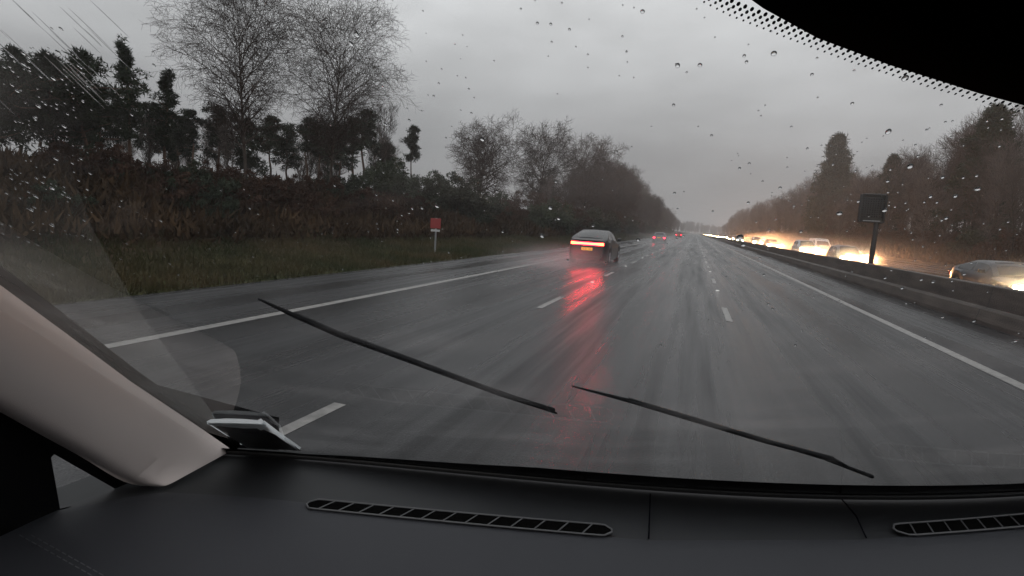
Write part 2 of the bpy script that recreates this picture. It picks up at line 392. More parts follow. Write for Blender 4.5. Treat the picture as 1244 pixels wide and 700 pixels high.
# ------------------------------------------------------------------ trees
def tubes_np(segs, n):
    """segs: array (k,8): p0,p1,r0,r1 -> frusta verts and faces"""
    segs = np.asarray(segs, float); p0, p1, r0, r1 = segs[:, :3], segs[:, 3:6], segs[:, 6], segs[:, 7]
    t = p1 - p0; t /= np.linalg.norm(t, axis=1, keepdims=True) + 1e-9
    up = np.where(np.abs(t[:, 2:3]) > 0.9, np.array([[1, 0, 0.]]), np.array([[0, 0, 1.]]))
    a = np.cross(t, up); a /= np.linalg.norm(a, axis=1, keepdims=True) + 1e-9; b = np.cross(t, a)
    th = np.arange(n) * 2 * np.pi / n
    ring = a[:, None] * np.cos(th)[None, :, None] + b[:, None] * np.sin(th)[None, :, None]
    V = np.concatenate([p0[:, None] + ring * r0[:, None, None], p1[:, None] + ring * r1[:, None, None]], 1).reshape(-1, 3)
    k = np.arange(len(segs))[:, None] * 2 * n; j = np.arange(n)[None]
    F = np.stack([k + j, k + (j + 1) % n, k + n + (j + 1) % n, k + n + j], -1).reshape(-1, 4)
    return V, F
def grow(rs, height_, spread, trunk_r, first, levels, nchild, up=0.3, lean=0.06, ang=(35, 60), wig=0.16, lenf=(0.55, 0.8), minr=0.009, apical=True, droop=0.0, limb=.035):
    """recursive bare tree -> list per level of segments"""
    S = [[] for _ in range(levels + 1)]
    def branch(p, d, L, r, lev):
        ns = (9, 6, 4, 3, 2)[min(lev, 4)]
        pts = [p]; rr = [r]; d = d / np.linalg.norm(d)
        for i in range(ns):
            d = d + rs.normal(0, wig, 3) * (0.35 if lev == 0 else 1)
            d[2] += (up - droop * lev) * 0.25 if lev else 0.02
            d /= np.linalg.norm(d); pts.append(pts[-1] + d * L / ns)
            f = (i + 1) / ns; rr.append(max(minr, r * (1 - (0.85 if lev else 0.8) * f)))
            S[lev].append(np.concatenate([pts[-2], pts[-1], [rr[-2], rr[-1]]]))
        if lev >= levels: return
        nc = nchild[lev]
        for c in range(nc):
            f = first + (1 - first) * (c + rs.random()) / nc if lev == 0 else 0.2 + 0.8 * (c + rs.random()) / nc
            f = min(f, 0.99); i = int(f * ns); u = f * ns - i; q = pts[i] * (1 - u) + pts[i + 1] * u
            t = pts[i + 1] - pts[i]; t /= np.linalg.norm(t)
            az = c * 2.4 + rs.uniform(-.5, .5); a_ = np.cross(t, [0.3, 0.5, 0.8]); a_ /= np.linalg.norm(a_); b_ = np.cross(t, a_)
            an = R(rs.uniform(*ang)) * (1.0 if lev else 1.1 - 0.35 * (f - first))
            nd = t * math.cos(an) + (a_ * math.cos(az) + b_ * math.sin(az)) * math.sin(an)
            if lev == 0: Lc = spread * rs.uniform(0.75, 1.1) * (math.sin(math.pi * min(1, 0.25 + 0.75 * (1 - (f - first) / (1 - first)) ** 0.8)) * 0.6 + 0.5)
            else: Lc = L * rs.uniform(*lenf) * (1.05 - 0.5 * f)
            rc = min((rr[i] * (1 - u) + rr[i + 1] * u) * 0.75, Lc * (limb if lev == 0 else .035) + minr)
            branch(q, nd, Lc, max(rc, minr), lev + 1)
    branch(np.array([0, 0, -0.4]), np.array([rs.normal(0, lean), rs.normal(0, lean), 1.0]), height_ + 0.4, trunk_r, 0)
    return S
def bare_tree(name, seed, mt, split=2, **k):
    rs = np.random.default_rng(seed); S = grow(rs, **k)
    root = empty(name)
    V = []; F = []; off = 0
    for lev in range(split):
        v, f = tubes_np(S[lev], 7 if lev == 0 else 5); V.append(v); F.append(f + off); off += len(v)
    mesh_obj('trunk', np.concatenate(V), np.concatenate(F), M['bark'], root, smooth=True)
    V = []; F = []; off = 0
    for lev in range(split, len(S)):
        if not S[lev]: continue
        v, f = tubes_np(S[lev], 3); V.append(v); F.append(f + off); off += len(v)
    mesh_obj('crown', np.concatenate(V), np.concatenate(F), mt, root)
    return root
def tufts(rs, centres, radii, n, size, flat=0.7, elong=2.0):
    """leaf clumps: small quads scattered in ellipsoids round each centre"""
    k = len(centres); c = np.repeat(np.asarray(centres), n, 0); r = np.repeat(np.asarray(radii), n)
    u = rs.normal(size=(k * n, 3)); u /= np.linalg.norm(u, axis=1, keepdims=True); u *= (rs.random((k * n, 1)) ** 0.45)
    u[:, 2] *= flat; p = c + u * r[:, None]
    d = rs.normal(size=(k * n, 3)) + u * 1.2; d /= np.linalg.norm(d, axis=1, keepdims=True)
    s = np.cross(d, rs.normal(size=(k * n, 3))); s /= np.linalg.norm(s, axis=1, keepdims=True)
    L = size * rs.uniform(0.6, 1.4, (k * n, 1)); W = L / elong
    V = np.stack([p - s * W * .5, p + d * L * 0.5 - s * W * .15, p + d * L, p + s * W * .5 + d * L * 0.2], 1).reshape(-1, 3)
    F = np.arange(k * n * 4).reshape(-1, 4); return V, F
def pine(name, seed, h, bare, crown_r, nl, shape='scots', dens=170, size=0.3):
    rs = np.random.default_rng(seed); root = empty(name)
    n = 10; pts = [np.array([0, 0, -0.4])]
    for i in range(n): pts.append(pts[-1] + np.array([rs.normal(0, .012) * h, rs.normal(0, .012) * h, (h + 0.4) / n]))
    r0 = 0.013 * h + 0.03
    seg = [np.concatenate([pts[i], pts[i + 1], [r0 * (1 - 0.085 * i), r0 * (1 - 0.085 * (i + 1))]]) for i in range(n)]
    C = []; Rd = []
    if shape == 'scots': nl = int(nl * 2.6); dens = int(dens * .27)
    for i in range(nl):
        f = bare + (1 - bare) * (i + rs.random()) / nl; z = f * h; j = min(int((z + .4) / (h + .4) * n), n - 1)
        q = pts[j] + (pts[j + 1] - pts[j]) * ((z + .4) / (h + .4) * n - j)
        az = rs.uniform(0, 6.28); g_ = (f - bare) / (1 - bare)
        if shape == 'scots': L = crown_r * rs.uniform(0.3, 1.45) * (1 - 0.6 * g_ ** 2) * (.75 + .4 * math.sin(g_ * 9 + seed)); el = rs.uniform(-0.25, 0.55)
        else: L = crown_r * rs.uniform(0.75, 1.05) * (1 - g_) ** 0.75 + 0.25; el = rs.uniform(-0.25, 0.15) + 0.5 * g_
        e_ = q + np.array([math.cos(az) * L, math.sin(az) * L, L * el])
        mid = (q + e_) / 2 + rs.normal(0, .06 * L, 3)
        seg.append(np.concatenate([q, mid, [0.018 * L + .02, 0.012 * L + .015]])); seg.append(np.concatenate([mid, e_, [0.012 * L + .015, .012]]))
        m_ = 4 if shape == 'scots' else 5
        for k in range(m_):
            u = 0.35 + 0.65 * (k + 1) / m_; C.append(q + (e_ - q) * u + rs.normal(0, .13 * L + .05, 3)); Rd.append(rs.uniform(.3, .75) * (crown_r * 0.32 + 0.12) * (.85 if shape == 'scots' else 1.25))
    v, f = tubes_np(seg, 6); mesh_obj('trunk', v, f, M['pine_bark'], root, smooth=True)
    v, f = tufts(rs, C, Rd, dens, size, 0.75, 3.4); mesh_obj('crown', v, f, M['needles'], root)
    return root
def bush(name, seed, w_, h_, mt, n=60, dens=110, size=0.16):
    rs = np.random.default_rng(seed); root = empty(name)
    C = []; Rd = []; seg = []
    for i in range(n):
        az = rs.uniform(0, 6.28); rr = math.sqrt(rs.random()) * w_ / 2; z = h_ * rs.uniform(0.12, 0.95) * (1 - 0.5 * (rr / (w_ / 2)) ** 2)
        c = np.array([math.cos(az) * rr, math.sin(az) * rr, z]); C.append(c); Rd.append(rs.uniform(.25, .5) * min(w_, h_) * 0.3)
        if i % 3 == 0:
            b = np.array([rs.normal(0, .12) * w_, rs.normal(0, .12) * w_, -0.3]); m_ = (b + c) / 2 + rs.normal(0, .1, 3)
            t_ = c + (c - m_) * rs.uniform(.1, .5)
            seg += [np.concatenate([b, m_, [.035, .025]]), np.concatenate([m_, t_, [.025, .008]])]
    v, f = tubes_np(seg, 4); mesh_obj('stems', v, f, M['bark'], root)
    v, f = tufts(rs, C, Rd, dens, size, 0.8, 1.7); mesh_obj('foliage', v, f, mt, root)
    return root

OAK = dict(height_=10, spread=7.4, trunk_r=0.36, first=0.2, levels=4, nchild=(20, 10, 7, 5), up=0.2, ang=(36, 66), wig=0.13, minr=0.018, limb=.035)
THIN = dict(height_=14, spread=3.1, trunk_r=0.17, first=0.25, levels=3, nchild=(30, 8, 6), up=0.75, ang=(28, 50), wig=0.13, minr=0.013)
MID = dict(height_=14, spread=4.6, trunk_r=0.25, first=0.18, levels=3, nchild=(26, 10, 8), up=0.5, ang=(32, 62), wig=0.17, minr=0.015)
protos = {
    'oak': bare_tree('oak_tree', 3, M['twig'], 3, **OAK),
    'oak2': bare_tree('oak_tree', 11, M['twig'], 3, **dict(OAK, height_=12, spread=6.6, nchild=(20, 10, 7, 5))),
    'mid1': bare_tree('bare_tree', 21, M['twig'], 2, **MID), 'mid2': bare_tree('bare_tree', 22, M['twig_grey'], 2, **dict(MID, spread=3.9, height_=15)),
    'thin1': bare_tree('bare_tree', 31, M['twig_grey'], 2, **THIN), 'thin2': bare_tree('bare_tree', 32, M['twig_grey'], 2, **dict(THIN, spread=3.6, height_=13)),
    'thin3': bare_tree('bare_tree', 33, M['twig'], 2, **dict(THIN, spread=2.6, height_=15)),
    'birch1': bare_tree('birch_tree', 41, M['twig'], 2, **dict(height_=17, spread=7.0, trunk_r=0.2, first=0.28, levels=4, nchild=(36, 10, 7, 4), up=0.3, ang=(35, 60), wig=0.06, minr=0.011, droop=0.12)),
    'birch2': bare_tree('birch_tree', 42, M['twig'], 2, **dict(height_=17, spread=7.6, trunk_r=0.2, first=0.28, levels=4, nchild=(36, 10, 7, 4), up=0.3, ang=(35, 60), wig=0.06, minr=0.011, droop=0.12)),
    'pineA': pine('scots_pine', 51, 9.0, 0.45, 1.9, 16), 'pineB': pine('scots_pine', 52, 10.0, 0.6, 1.5, 12),
    'pineC': pine('scots_pine', 53, 8.0, 0.3, 2.3, 20), 'spindly': pine('spindly_pine', 54, 10, 0.38, 1.15, 20, dens=120),
    'conifer': pine('conifer', 61, 20, 0.06, 5.0, 110, 'cone', 150, 0.5),
    'spruce': pine('spruce_tree', 62, 14, 0.08, 2.8, 60, 'cone', 120, 0.4),
    'holly': bush('evergreen_bush', 71, 5.5, 4.2, M['holly'], 70, 160, 0.2), 'russet': bush('russet_bush', 72, 5.0, 4.5, M['russet'], 60, 90, 0.16),
    'scrub': bush('scrub_bush', 73, 3.2, 2.0, M['russet'], 40, 90, 0.13), 'gorse': bush('gorse_bush', 74, 3.0, 1.9, M['holly'], 40, 130, 0.12),
}
used = set()
def plant(kind, x, y, s=1.0, rz=None, sz=None, label=None, cat=None, group=None, dz=0.0):
    src = protos[kind]; z = float(height(x, y)) + dz - 0.05
    rz = random.uniform(0, 6.28) if rz is None else rz; sc_ = (s, s, sz or s)
    if kind in used: o = dup(src, (x, y, z), rz, sc_)
    else:
        used.add(kind); o = src; dupkeys = [c for c in COL.objects if c.parent == src]
        _kids[src.name] = [(c, []) for c in dupkeys]
        o.location = (x, y, z); o.rotation_euler = (0, 0, rz); o.scale = sc_
    for k_ in ('label', 'category', 'group'):
        if k_ in o: del o[k_]
    return tag(o, label, cat, group)
random.seed(5)
def at(px, X):            # distance along the road where the ray through column px (at the horizon) is X to the side
    d = ray(px, VY + (px - VX) * math.tan(R(ROLL))); return X * d[1] / d[0]

def top_of(root):
    if root.name not in _tops: _tops[root.name] = max(v.co.z for c_ in COL.objects if c_.parent == root for v in c_.data.vertices)
    return _tops[root.name]
_tops = {}
for r_ in protos.values(): top_of(r_)
def plant_to(kind, px, py, X, wide=1.0, **k):
    """plant so that the tree's top is as tall as the ray through (px, py) at X to the side"""
    d = ray(px, py); y = X * d[1] / d[0]; z = X * d[2] / d[0] + EYE; s_ = (z - float(height(X, y))) / _tops[protos_name[kind]]
    return plant(kind, X, y, s_ * wide, sz=s_, **k)
def proj(x, y, z):
    c_ = MW.T @ np.array([x, y, z - EYE]); return 622 - FPX * c_[0] / c_[2], 350 + FPX * c_[1] / c_[2]
def env_h(x, y, env):
    """height of the tree line over the point (x, y)"""
    px = proj(x, y, 10)[0]; py = float(np.interp(px, [e_[0] for e_ in env], [e_[1] for e_ in env]))
    d = ray(px, py); return x * d[2] / d[0] + EYE - float(height(x, y))
LEFT_ENV = [(640, 230), (660, 195), (700, 190), (740, 178), (780, 215), (800, 240), (820, 263), (838, 276)]
RIGHT_ENV = [(858, 280), (875, 272), (900, 254), (930, 242), (960, 236), (985, 216), (1010, 205), (1050, 200), (1080, 180), (1100, 172), (1150, 156), (1200, 133), (1244, 120), (1500, 60)]
protos_name = {k_: r_.name for k_, r_ in protos.items()}
# left side, single trees of their own look
plant_to('oak', 583, 128, -25, 1.05, rz=1.0, label='round bare oak standing alone on the left against the grey sky', cat='tree')
plant_to('oak2', 666, 142, -20.5, .85, rz=2.0, label='bare oak just right of the lone round one, with a russet thicket at its foot', cat='tree')
plant_to('oak2', 718, 156, -18.5, .95, rz=4.1, label='spreading bare oak above the black saloon, tallest of its row', cat='tree')
plant_to('oak', 748, 182, -18, .95, rz=3.0, label='bare oak second in the row above the black saloon', cat='tree')
plant_to('pineB', 503, 150, -30, 0.9, rz=0.5, label='solitary slim pine with a bare trunk and small wedge crown beside the lone oak', cat='tree')
plant_to('birch1', 300, -60, -22, 1.0, rz=0.4, label='tall bare birch, left one of the pair reaching past the top of the picture', cat='tree')
plant_to('birch2', 405, -40, -22, 1.0, rz=2.1, label='tall bare birch, right one of the pair reaching past the top of the picture', cat='tree')
plant_to('spindly', 150, 40, -24, .95, rz=0.2, label='narrow ragged pine standing highest above the left pines', cat='tree')
plant_to('spindly', 203, 78, -24, 1.1, rz=2.9, label='ragged pine just right of the highest narrow one', cat='tree')
for (px, py, X, kd) in ((100, 52, -22, 'pineC'), (62, 56, -22, 'pineC'), (22, 50, -22, 'pineC'), (-15, 60, -21, 'pineC'), (42, 62, -24, 'pineA'), (82, 75, -26, 'pineC')):
    plant_to(kd, px, py, X, 1.05, label='dark dense pine in the clump behind the rain-streaked left corner of the glass', cat='tree', group='pines at the far left')
for (px, py, X, kd) in ((122, 100, -27, 'pineA'), (180, 118, -29, 'pineA'), (232, 130, -30, 'pineB'), (262, 122, -31, 'pineA'), (300, 140, -30, 'pineC'), (330, 138, -31, 'pineB'), (348, 145, -30, 'pineA'),
                       (376, 140, -31, 'pineB'), (388, 148, -30, 'pineB'), (412, 146, -31, 'pineA'), (430, 140, -33, 'pineB'), (446, 130, -31, 'pineB'), (470, 170, -30, 'pineA'), (215, 135, -33, 'pineA'), (400, 150, -35, 'pineB'), (145, 120, -32, 'pineB')):
    plant_to(kd, px, py, X, 1.25, label='pine with a bare lower trunk in the belt behind the brown bank on the left', cat='tree', group='pines behind the brown bank')
for i in range(26):
    px = random.uniform(95, 480); X = random.uniform(-42, -27)
    plant_to(random.choice(['thin1', 'thin3', 'thin2']), px, random.uniform(125, 175), X, 1.3, label='thin bare tree among the pines behind the brown bank', cat='tree', group='thin bare trees behind the brown bank')
# receding row on the left
yy = 104.0
def env_plant(kd, X, y, env, f, **k):
    s_ = max(.35, min(1.7, f * env_h(X, y, env) / _tops[protos_name[kd]])); return plant(kd, X, y, (s_ * .5 + .5 * min(s_, 1.1)) * (.8 if X < 0 else 1), sz=s_, **k)
while yy < 900:
    kd = random.choice(['mid1', 'mid2', 'oak2', 'mid1', 'oak'])
    env_plant(kd, random.uniform(-20, -15.5), yy, LEFT_ENV, random.uniform(.9, 1.04), label='bare tree in the dense row receding along the left carriageway', cat='tree', group='bare trees receding along the left verge')
    env_plant(random.choice(['mid1', 'mid2', 'oak2']), random.uniform(-29, -21), yy + random.uniform(-4, 4), LEFT_ENV, random.uniform(.8, 1.0), label='bare tree in the dense row receding along the left carriageway', cat='tree', group='bare trees receding along the left verge')
    yy *= 1.055; yy += 1.5
for i in range(14):
    px = random.uniform(655, 765); X = random.uniform(-27, -19); y = at(px, X)
    env_plant(random.choice(['mid1', 'mid2', 'oak']), X, y, LEFT_ENV, random.uniform(.6, .9), label='smaller bare tree filling in round the oaks above the black saloon', cat='tree', group='bare trees round the left oaks')
# bushes on the left
for (px, X, s) in ((548, -19, 1.0), (572, -18, .9), (530, -22, 1.0), (600, -20, .75), (465, -23, .9), (490, -24, .8)):
    plant('holly', X, at(px, X), s, label='dark evergreen bush on the left bank below the lone oak', cat='bush', group='dark bushes below the lone oak')
for (px, X, s) in ((636, -20, .9), (655, -19, 1.0), (672, -18.5, 1.0), (690, -18, .9), (622, -21, .8), (612, -18.5, .6)):
    plant('russet', X, at(px, X), s, label='russet bush left of the black saloon, under the oaks', cat='bush', group='russet bushes under the oaks')
for i in range(40):
    y = 62 + i * 4.6 + random.uniform(-2, 2) + max(0, i - 20) * 6
    plant(random.choice(['russet', 'holly', 'holly', 'scrub']), random.uniform(-17.5, -14.8), y, random.uniform(.75, 1.15), label='low bush at the foot of the receding left tree row', cat='bush', group='bushes under the receding tree row')
for i in range(46):
    px = random.uniform(60, 520); X = random.uniform(-24, -17)
    plant(random.choice(['scrub', 'gorse', 'scrub']), X, at(px, X), random.uniform(.55, 1.0), label='low brown bush on the bank behind the left grass verge', cat='bush', group='low bushes on the brown bank')
# right woods
plant_to('conifer', 1021, 158, 29, .85, rz=0.3, label='tall dark conifer rising over the bare wood on the right', cat='tree')
plant_to('oak', 965, 220, 30, 1.0, rz=0.3, label='small round bare tree standing clear of the wood top, left of the tall conifer', cat='tree')
plant_to('spruce', 1085, 185, 30, .9, label='dark conifer standing in the wood just right of the tall conifer', cat='tree')
plant_to('spruce', 1203, 125, 31, 1.1, label='dark conifer half hidden in the wood at the right edge', cat='tree')
cnt = 0
for row, (X0, s0, hb) in enumerate(((28.5, .78, 1), (31.5, .92, 1), (35, 1.03, 1), (39, 1.1, 1), (44, 1.12, 1))):
    y = 24.0 + row * 6
    while y < 620:
        kd = random.choice(['thin1', 'thin2', 'thin3', 'mid2', 'mid1'])
        X = X0 + random.uniform(-1.3, 1.3); s = s0 * random.uniform(0.82, 1.12) * (0.92 if y > 200 else 1)
        env_plant(kd, X, y, RIGHT_ENV, random.uniform(.72, 1.03) if row else random.uniform(.55, .9), label='bare tree crowding the wooded bank beyond the opposite carriageway', cat='tree', group='bare trees on the right wooded bank'); cnt += 1
        y += (2.6 + 0.6 * row) * random.uniform(.7, 1.3) * (1 + y / 130)
for i in range(58):
    y = 22 + i * 2.6 * (1 + i / 30)
    plant(random.choice(['russet', 'scrub', 'russet', 'holly']), random.uniform(26.5, 29.5), y, random.uniform(.8, 1.2), label='brown bush at the foot of the right wooded bank', cat='bush', group='bushes at the foot of the right wood')
# far ridge of trees across the end of the road
for i in range(34):
    X = -16 + i * 2.4 + random.uniform(-2, 2); y = 1150 + random.uniform(-40, 40)
    o = plant(random.choice(['mid1', 'mid2', 'oak2']), -40, y, random.uniform(0.9, 1.25) * (1.15 - i * 0.012), label='distant bare tree closing the view at the end of the road', cat='tree', group='distant trees at the end of the road')
    o.location = (X, y, -0.2)
print('right trees', cnt)

# undergrowth and grass
def scatter(name, n, xr, yr, size, m, elong, label, cat, lift=0.0, pw=1.0, up=1.2, maskf=None):
    rs = np.random.default_rng(99 + n); x = rs.uniform(*xr, n); y = yr[0] + (yr[1] - yr[0]) * rs.random(n) ** pw
    if maskf is not None: k = maskf(x, y, rs); x, y = x[k], y[k]; n = len(x)
    z = height(x, y) + rs.random(n) * lift * (0.3 + vnoise(x, y, 3.5, 9)); p = np.stack([x, y, z], 1)
    d = rs.normal(size=(n, 3)) * 0.55; d[:, 2] = np.abs(d[:, 2]) + up; d /= np.linalg.norm(d, axis=1, keepdims=True)
    s = np.cross(d, rs.normal(size=(n, 3))); s /= np.linalg.norm(s, axis=1, keepdims=True)
    L = size * rs.uniform(.5, 1.5, (n, 1)) * (1 + y[:, None] / 80); W = L / elong
    V = np.stack([p - s * W * .5, p + s * W * .5, p + d * L + rs.normal(size=(n, 3)) * L * .15], 1).reshape(-1, 3)
    return tag(mesh_obj(name, V, np.arange(n * 3).reshape(-1, 3), m), label, cat, kind='stuff')
scatter('grass', 150000, (-17, -9.75), (2, 120), 0.16, M['grassblade'], 9, 'rough green grass of the left verge between hard shoulder and bank', 'grass', pw=1.8)
scatter('bracken', 120000, (-40, -14.3), (2, 110), 0.34, M['bracken'], 4, 'dead brown bracken and heather covering the left bank', 'undergrowth', lift=0.5, pw=1.5, up=0.7)
scatter('undergrowth', 50000, (25, 38), (15, 220), 0.5, M['bracken'], 4, 'brown undergrowth along the foot of the wood beyond the oncoming traffic', 'undergrowth', lift=0.6, pw=1.5, up=0.7)

# ------------------------------------------------------------------ vehicles (front faces +y, origin on the road under the middle)
def car(name, paint, L=4.6, W=1.84, prof='saloon', facing=1, rear='lamps', detail=True):
    root = empty(name)
    y0, y1 = -L / 2, L / 2; wb = L * 0.6; ya, yb_ = -wb / 2 - 0.02, wb / 2 + 0.08; rw = 0.335; arch = 0.39
    P = {'saloon': dict(belt=[(0, .98), (.06, 1.05), (.2, 1.02), (.62, .96), (.72, .92), (.95, .72), (1, .62)], roof=[(.05, 1.05), (.16, 1.22), (.34, 1.42), (.48, 1.44), (.6, 1.36), (.74, .93)]),
         'hatch': dict(belt=[(0, .95), (.04, 1.02), (.62, 1.0), (.76, .95), (.95, .78), (1, .66)], roof=[(.015, 1.03), (.08, 1.38), (.16, 1.5), (.42, 1.54), (.58, 1.47), (.77, .96)]),
         'suv': dict(belt=[(0, 1.02), (.03, 1.12), (.62, 1.12), (.76, 1.08), (.95, .96), (1, .82)], roof=[(.01, 1.13), (.06, 1.5), (.13, 1.68), (.42, 1.72), (.57, 1.63), (.75, 1.1)]),
         'van': dict(belt=[(0, 1.12), (.02, 1.2), (.7, 1.2), (.86, 1.12), (.97, .9), (1, .75)], roof=[(.005, 1.22), (.015, 1.95), (.08, 2.0), (.62, 2.0), (.72, 1.85), (.88, 1.14)])}[prof]
    bx, bz = zip(*P['belt']); rx, rz = zip(*P['roof'])
    if prof == 'saloon' : pass
    fs = sorted(set(list(np.linspace(0, 1, 41)) + [(y + c - y0) / L for c in (ya, yb_) for y in np.linspace(-arch, arch, 13)]))
    def top(f): return float(np.interp(f, bx, bz))
    def low(f):
        y = y0 + f * L; z = 0.2 + 0.12 * max(0, (0.05 - f) / .05) + 0.05 * max(0, (f - .95) / .05)
        for c in (ya, yb_):
            if abs(y - c) < arch: z = max(z, rw + math.sqrt(max(0, arch ** 2 - (y - c) ** 2)) * 0.98)
        return z
    def half(f): return W / 2 * (1 - 0.16 * max(0, (0.12 - f) / .12) ** 2 - 0.2 * max(0, (f - .86) / .14) ** 2)
    G = []
    for f in fs:
        t_, b_, h = top(f), low(f), half(f); y = y0 + f * L
        sec = [(h * 0.955, b_), (h * .99, b_ + (t_ - b_) * .25), (h, b_ + (t_ - b_) * .55), (h * .985, b_ + (t_ - b_) * .82), (h * .93, t_ - 0.015), (h * .8, t_ + 0.012), (h * 0.4, t_ + 0.03), (0, t_ + 0.035)]
        G.append([(x, y, z) for x, z in sec] + [(-x, y, z) for x, z in sec[-2::-1]])
    q = MB(); q.grid(G)
    n_ = len(G[0])
    for E_, yy_ in ((G[0], -0.03), (G[-1], 0.03)):      # rounded nose and tail
        inner = [(x * .94, y + yy_, 0.28 + (z - 0.28) * .96) for x, y, z in E_]; q.grid([E_, inner]); q.add(inner, [tuple(range(n_))])
    q.add([(G[0][0][0], y0, .22), (-G[0][0][0], y0, .22), (-W * .44, y1, .24), (W * .44, y1, .24)], [(0, 1, 2, 3)])
    q.build('body', paint, root, smooth=True)
    # cabin
    fr = np.linspace(rx[0], rx[-1], 22); C_ = []
    for f in fr:
        zt = float(np.interp(f, rx, rz)); zb = top(f) - 0.02; h = half(f); k = max(0.0, min(1.0, (zt - zb) / 0.45)); y = y0 + f * L
        hb = h * .93; ht = h * (.93 - .20 * k); zt = max(zt, zb + .02)
        C_.append([(hb, y, zb), (hb - (hb - ht) * .5, y, zb + (zt - zb) * .55), (ht, y, zt - .05 * k), (ht * .88, y, zt), (0, y, zt + .025 * k)] + [(-ht * .88, y, zt), (-ht, y, zt - .05 * k), (-(hb - (hb - ht) * .5), y, zb + (zt - zb) * .55), (-hb, y, zb)])
    q = MB(); q.grid(C_); q.add(C_[0], [tuple(range(9))]); q.add(C_[-1], [tuple(range(9))]); q.build('roof', paint, root, smooth=True)
    # glass: side panes and screens just proud of the cabin
    def lerp(a, b, t): return tuple(a[i] + (b[i] - a[i]) * t for i in range(3))
    for sgn in (1, -1):
        panes = ((.17, .5), (.53, .84)) if prof != 'van' else ((.72, .93),)
        for (a, b) in panes:
            rows = []
            for k in range(7):
                f = a + (b - a) * k / 6; i = f * 21; j = min(int(i), 20); t_ = i - j
                lo = lerp(lerp(C_[j][0], C_[j][2], .12), lerp(C_[j + 1][0], C_[j + 1][2], .12), t_)
                hi = lerp(lerp(C_[j][0], C_[j][2], .9), lerp(C_[j + 1][0], C_[j + 1][2], .9), t_)
                rows.append([(sgn * (p[0] + .014), p[1], p[2]) for p in (lo, lerp(lo, hi, .5), hi)])
                rows[-1][1] = (rows[-1][1][0] + sgn * .012, rows[-1][1][1], rows[-1][1][2])
            MB().grid(rows).build('side_window', M['carglass'], root, smooth=True)
    def screen(i0, i1, nm):
        rows = []
        for i in i0, (i0 + i1) / 2, i1:
            j = min(int(i), 20); t_ = i - j; a = [lerp(C_[j][k], C_[j + 1][k], t_) for k in range(9)]
            xs_ = np.linspace(-.9, .9, 7); w_ = a[3][0]; zt = a[4][2]
            nrm = 1 if nm == 'windscreen' else -1
            rows.append([(w_ * x, a[4][1] + nrm * .012, zt + .014 - .03 * x * x * (1 if zt > top(0.5) + .1 else .3)) for x in xs_])
        MB().grid(rows).build(nm, M['carglass'], root, smooth=True)
    if prof == 'saloon': screen(1.2, 7.5, 'rear_window'); screen(16.0, 20.6, 'windscreen')
    elif prof == 'van': screen(16.3, 20.5, 'windscreen')
    else: screen(.8, 3.2, 'rear_window'); screen(15.8, 20.5, 'windscreen')
    # wheels
    for sx in (1, -1):
        for yc in (ya, yb_):
            c = (sx * (W / 2 - .12), yc, rw)
            wh = MB().lathe([(-.11, .2), (-.11, .30), (-.09, rw), (.09, rw), (.11, .30), (.11, .2)], c, 'x', 28).build('wheel', M['tyre'], root, smooth=True)
            r_ = MB(); r_.lathe([(sx * .112, .205), (sx * .105, .17), (sx * .085, .165)], c, 'x', 24)
            for k in range(5):
                a = k * 2 * math.pi / 5; r_.tube([(c[0] + sx * .112, c[1], c[2]), (c[0] + sx * .115, c[1] + .19 * math.cos(a), c[2] + .19 * math.sin(a))], [.035, .022], 5)
            r_.build('rim', M['rim'], wh, smooth=False)
    # mirrors
    for sx in (1, -1):
        yc = y0 + L * (.64 if prof != 'van' else .8); zc = top(.62) + .1
        MB().box((sx * (W / 2 + .09), yc, zc), (.2, .1, .14), bev=.03).build('wing_mirror', paint, root, smooth=True)
    # front
    zf = P['belt'][-1][1]; hl = half(.97)
    for sx in (1, -1):
        h_ = MB().box((sx * hl * .74, y1 - .02, zf - .02), (.36, .12, .2), bev=.03)
        h_.build('headlight', M['headlamp'] if facing < 0 else M['carglass'], root, smooth=True)
    MB().box((0, y1 + .02, zf - .12), (W * .42, .06, .16), bev=.02).build('grille', M['black_plastic'], root)
    MB().box((0, y1 + .03, .36), (W * .62, .05, .12), bev=.02).build('bumper_intake', M['black_plastic'], root)
    MB().box((0, y1 + .065, .5), (.52, .012, .11)).build('number_plate', M['sign_white'], root)
    # rear
    zr = P['belt'][0][1]; yr = y0 - .03
    if rear == 'bar':
        b_ = MB()
        rows = []
        for k in range(15):
            u = -1 + 2 * k / 14; x = u * W * .405; y = yr - .045 + .05 * u ** 4; hh = .028 + .028 * abs(u) ** 3
            rows.append([(x, y + .05, zr - .10 + hh), (x, y, zr - .10 + hh), (x, y - .004, zr - .10 - hh), (x, y + .05, zr - .10 - hh)])
        b_.grid(rows); b_.build('light_bar', M['taillamp_core'], root)
        b_ = MB(); rows = []
        for k in range(15):
            u = -1 + 2 * k / 14; x = u * W * .41; y = yr - .036 + .05 * u ** 4
            for_ = .06
            rows.append([(x, y + .06, zr - .10 + for_), (x, y + .002, zr - .10 + for_), (x, y + .002, zr - .10 - for_), (x, y + .06, zr - .10 - for_)])
        b_.grid(rows); b_.build('light_bar_lens', M['taillamp'], root)
        # spoiler lip
        MB().grid([[(x, y0 + .03 + .05 * abs(x), zr + .03), (x, y0 - .05 + .09 * abs(x) ** 2, zr + .05), (x, y0 - .05 + .09 * abs(x) ** 2, zr + .03)] for x in np.linspace(-W * .42, W * .42, 9)]).build('spoiler_lip', paint, root)
    else:
        for sx in (1, -1):
            MB().box((sx * W * .385, yr + .02, zr - .16), (.26, .12, .17 if prof != 'van' else .4), bev=.03).build('tail_light', M['taillamp'] if facing > 0 else M['dull_lamp'], root, smooth=True)
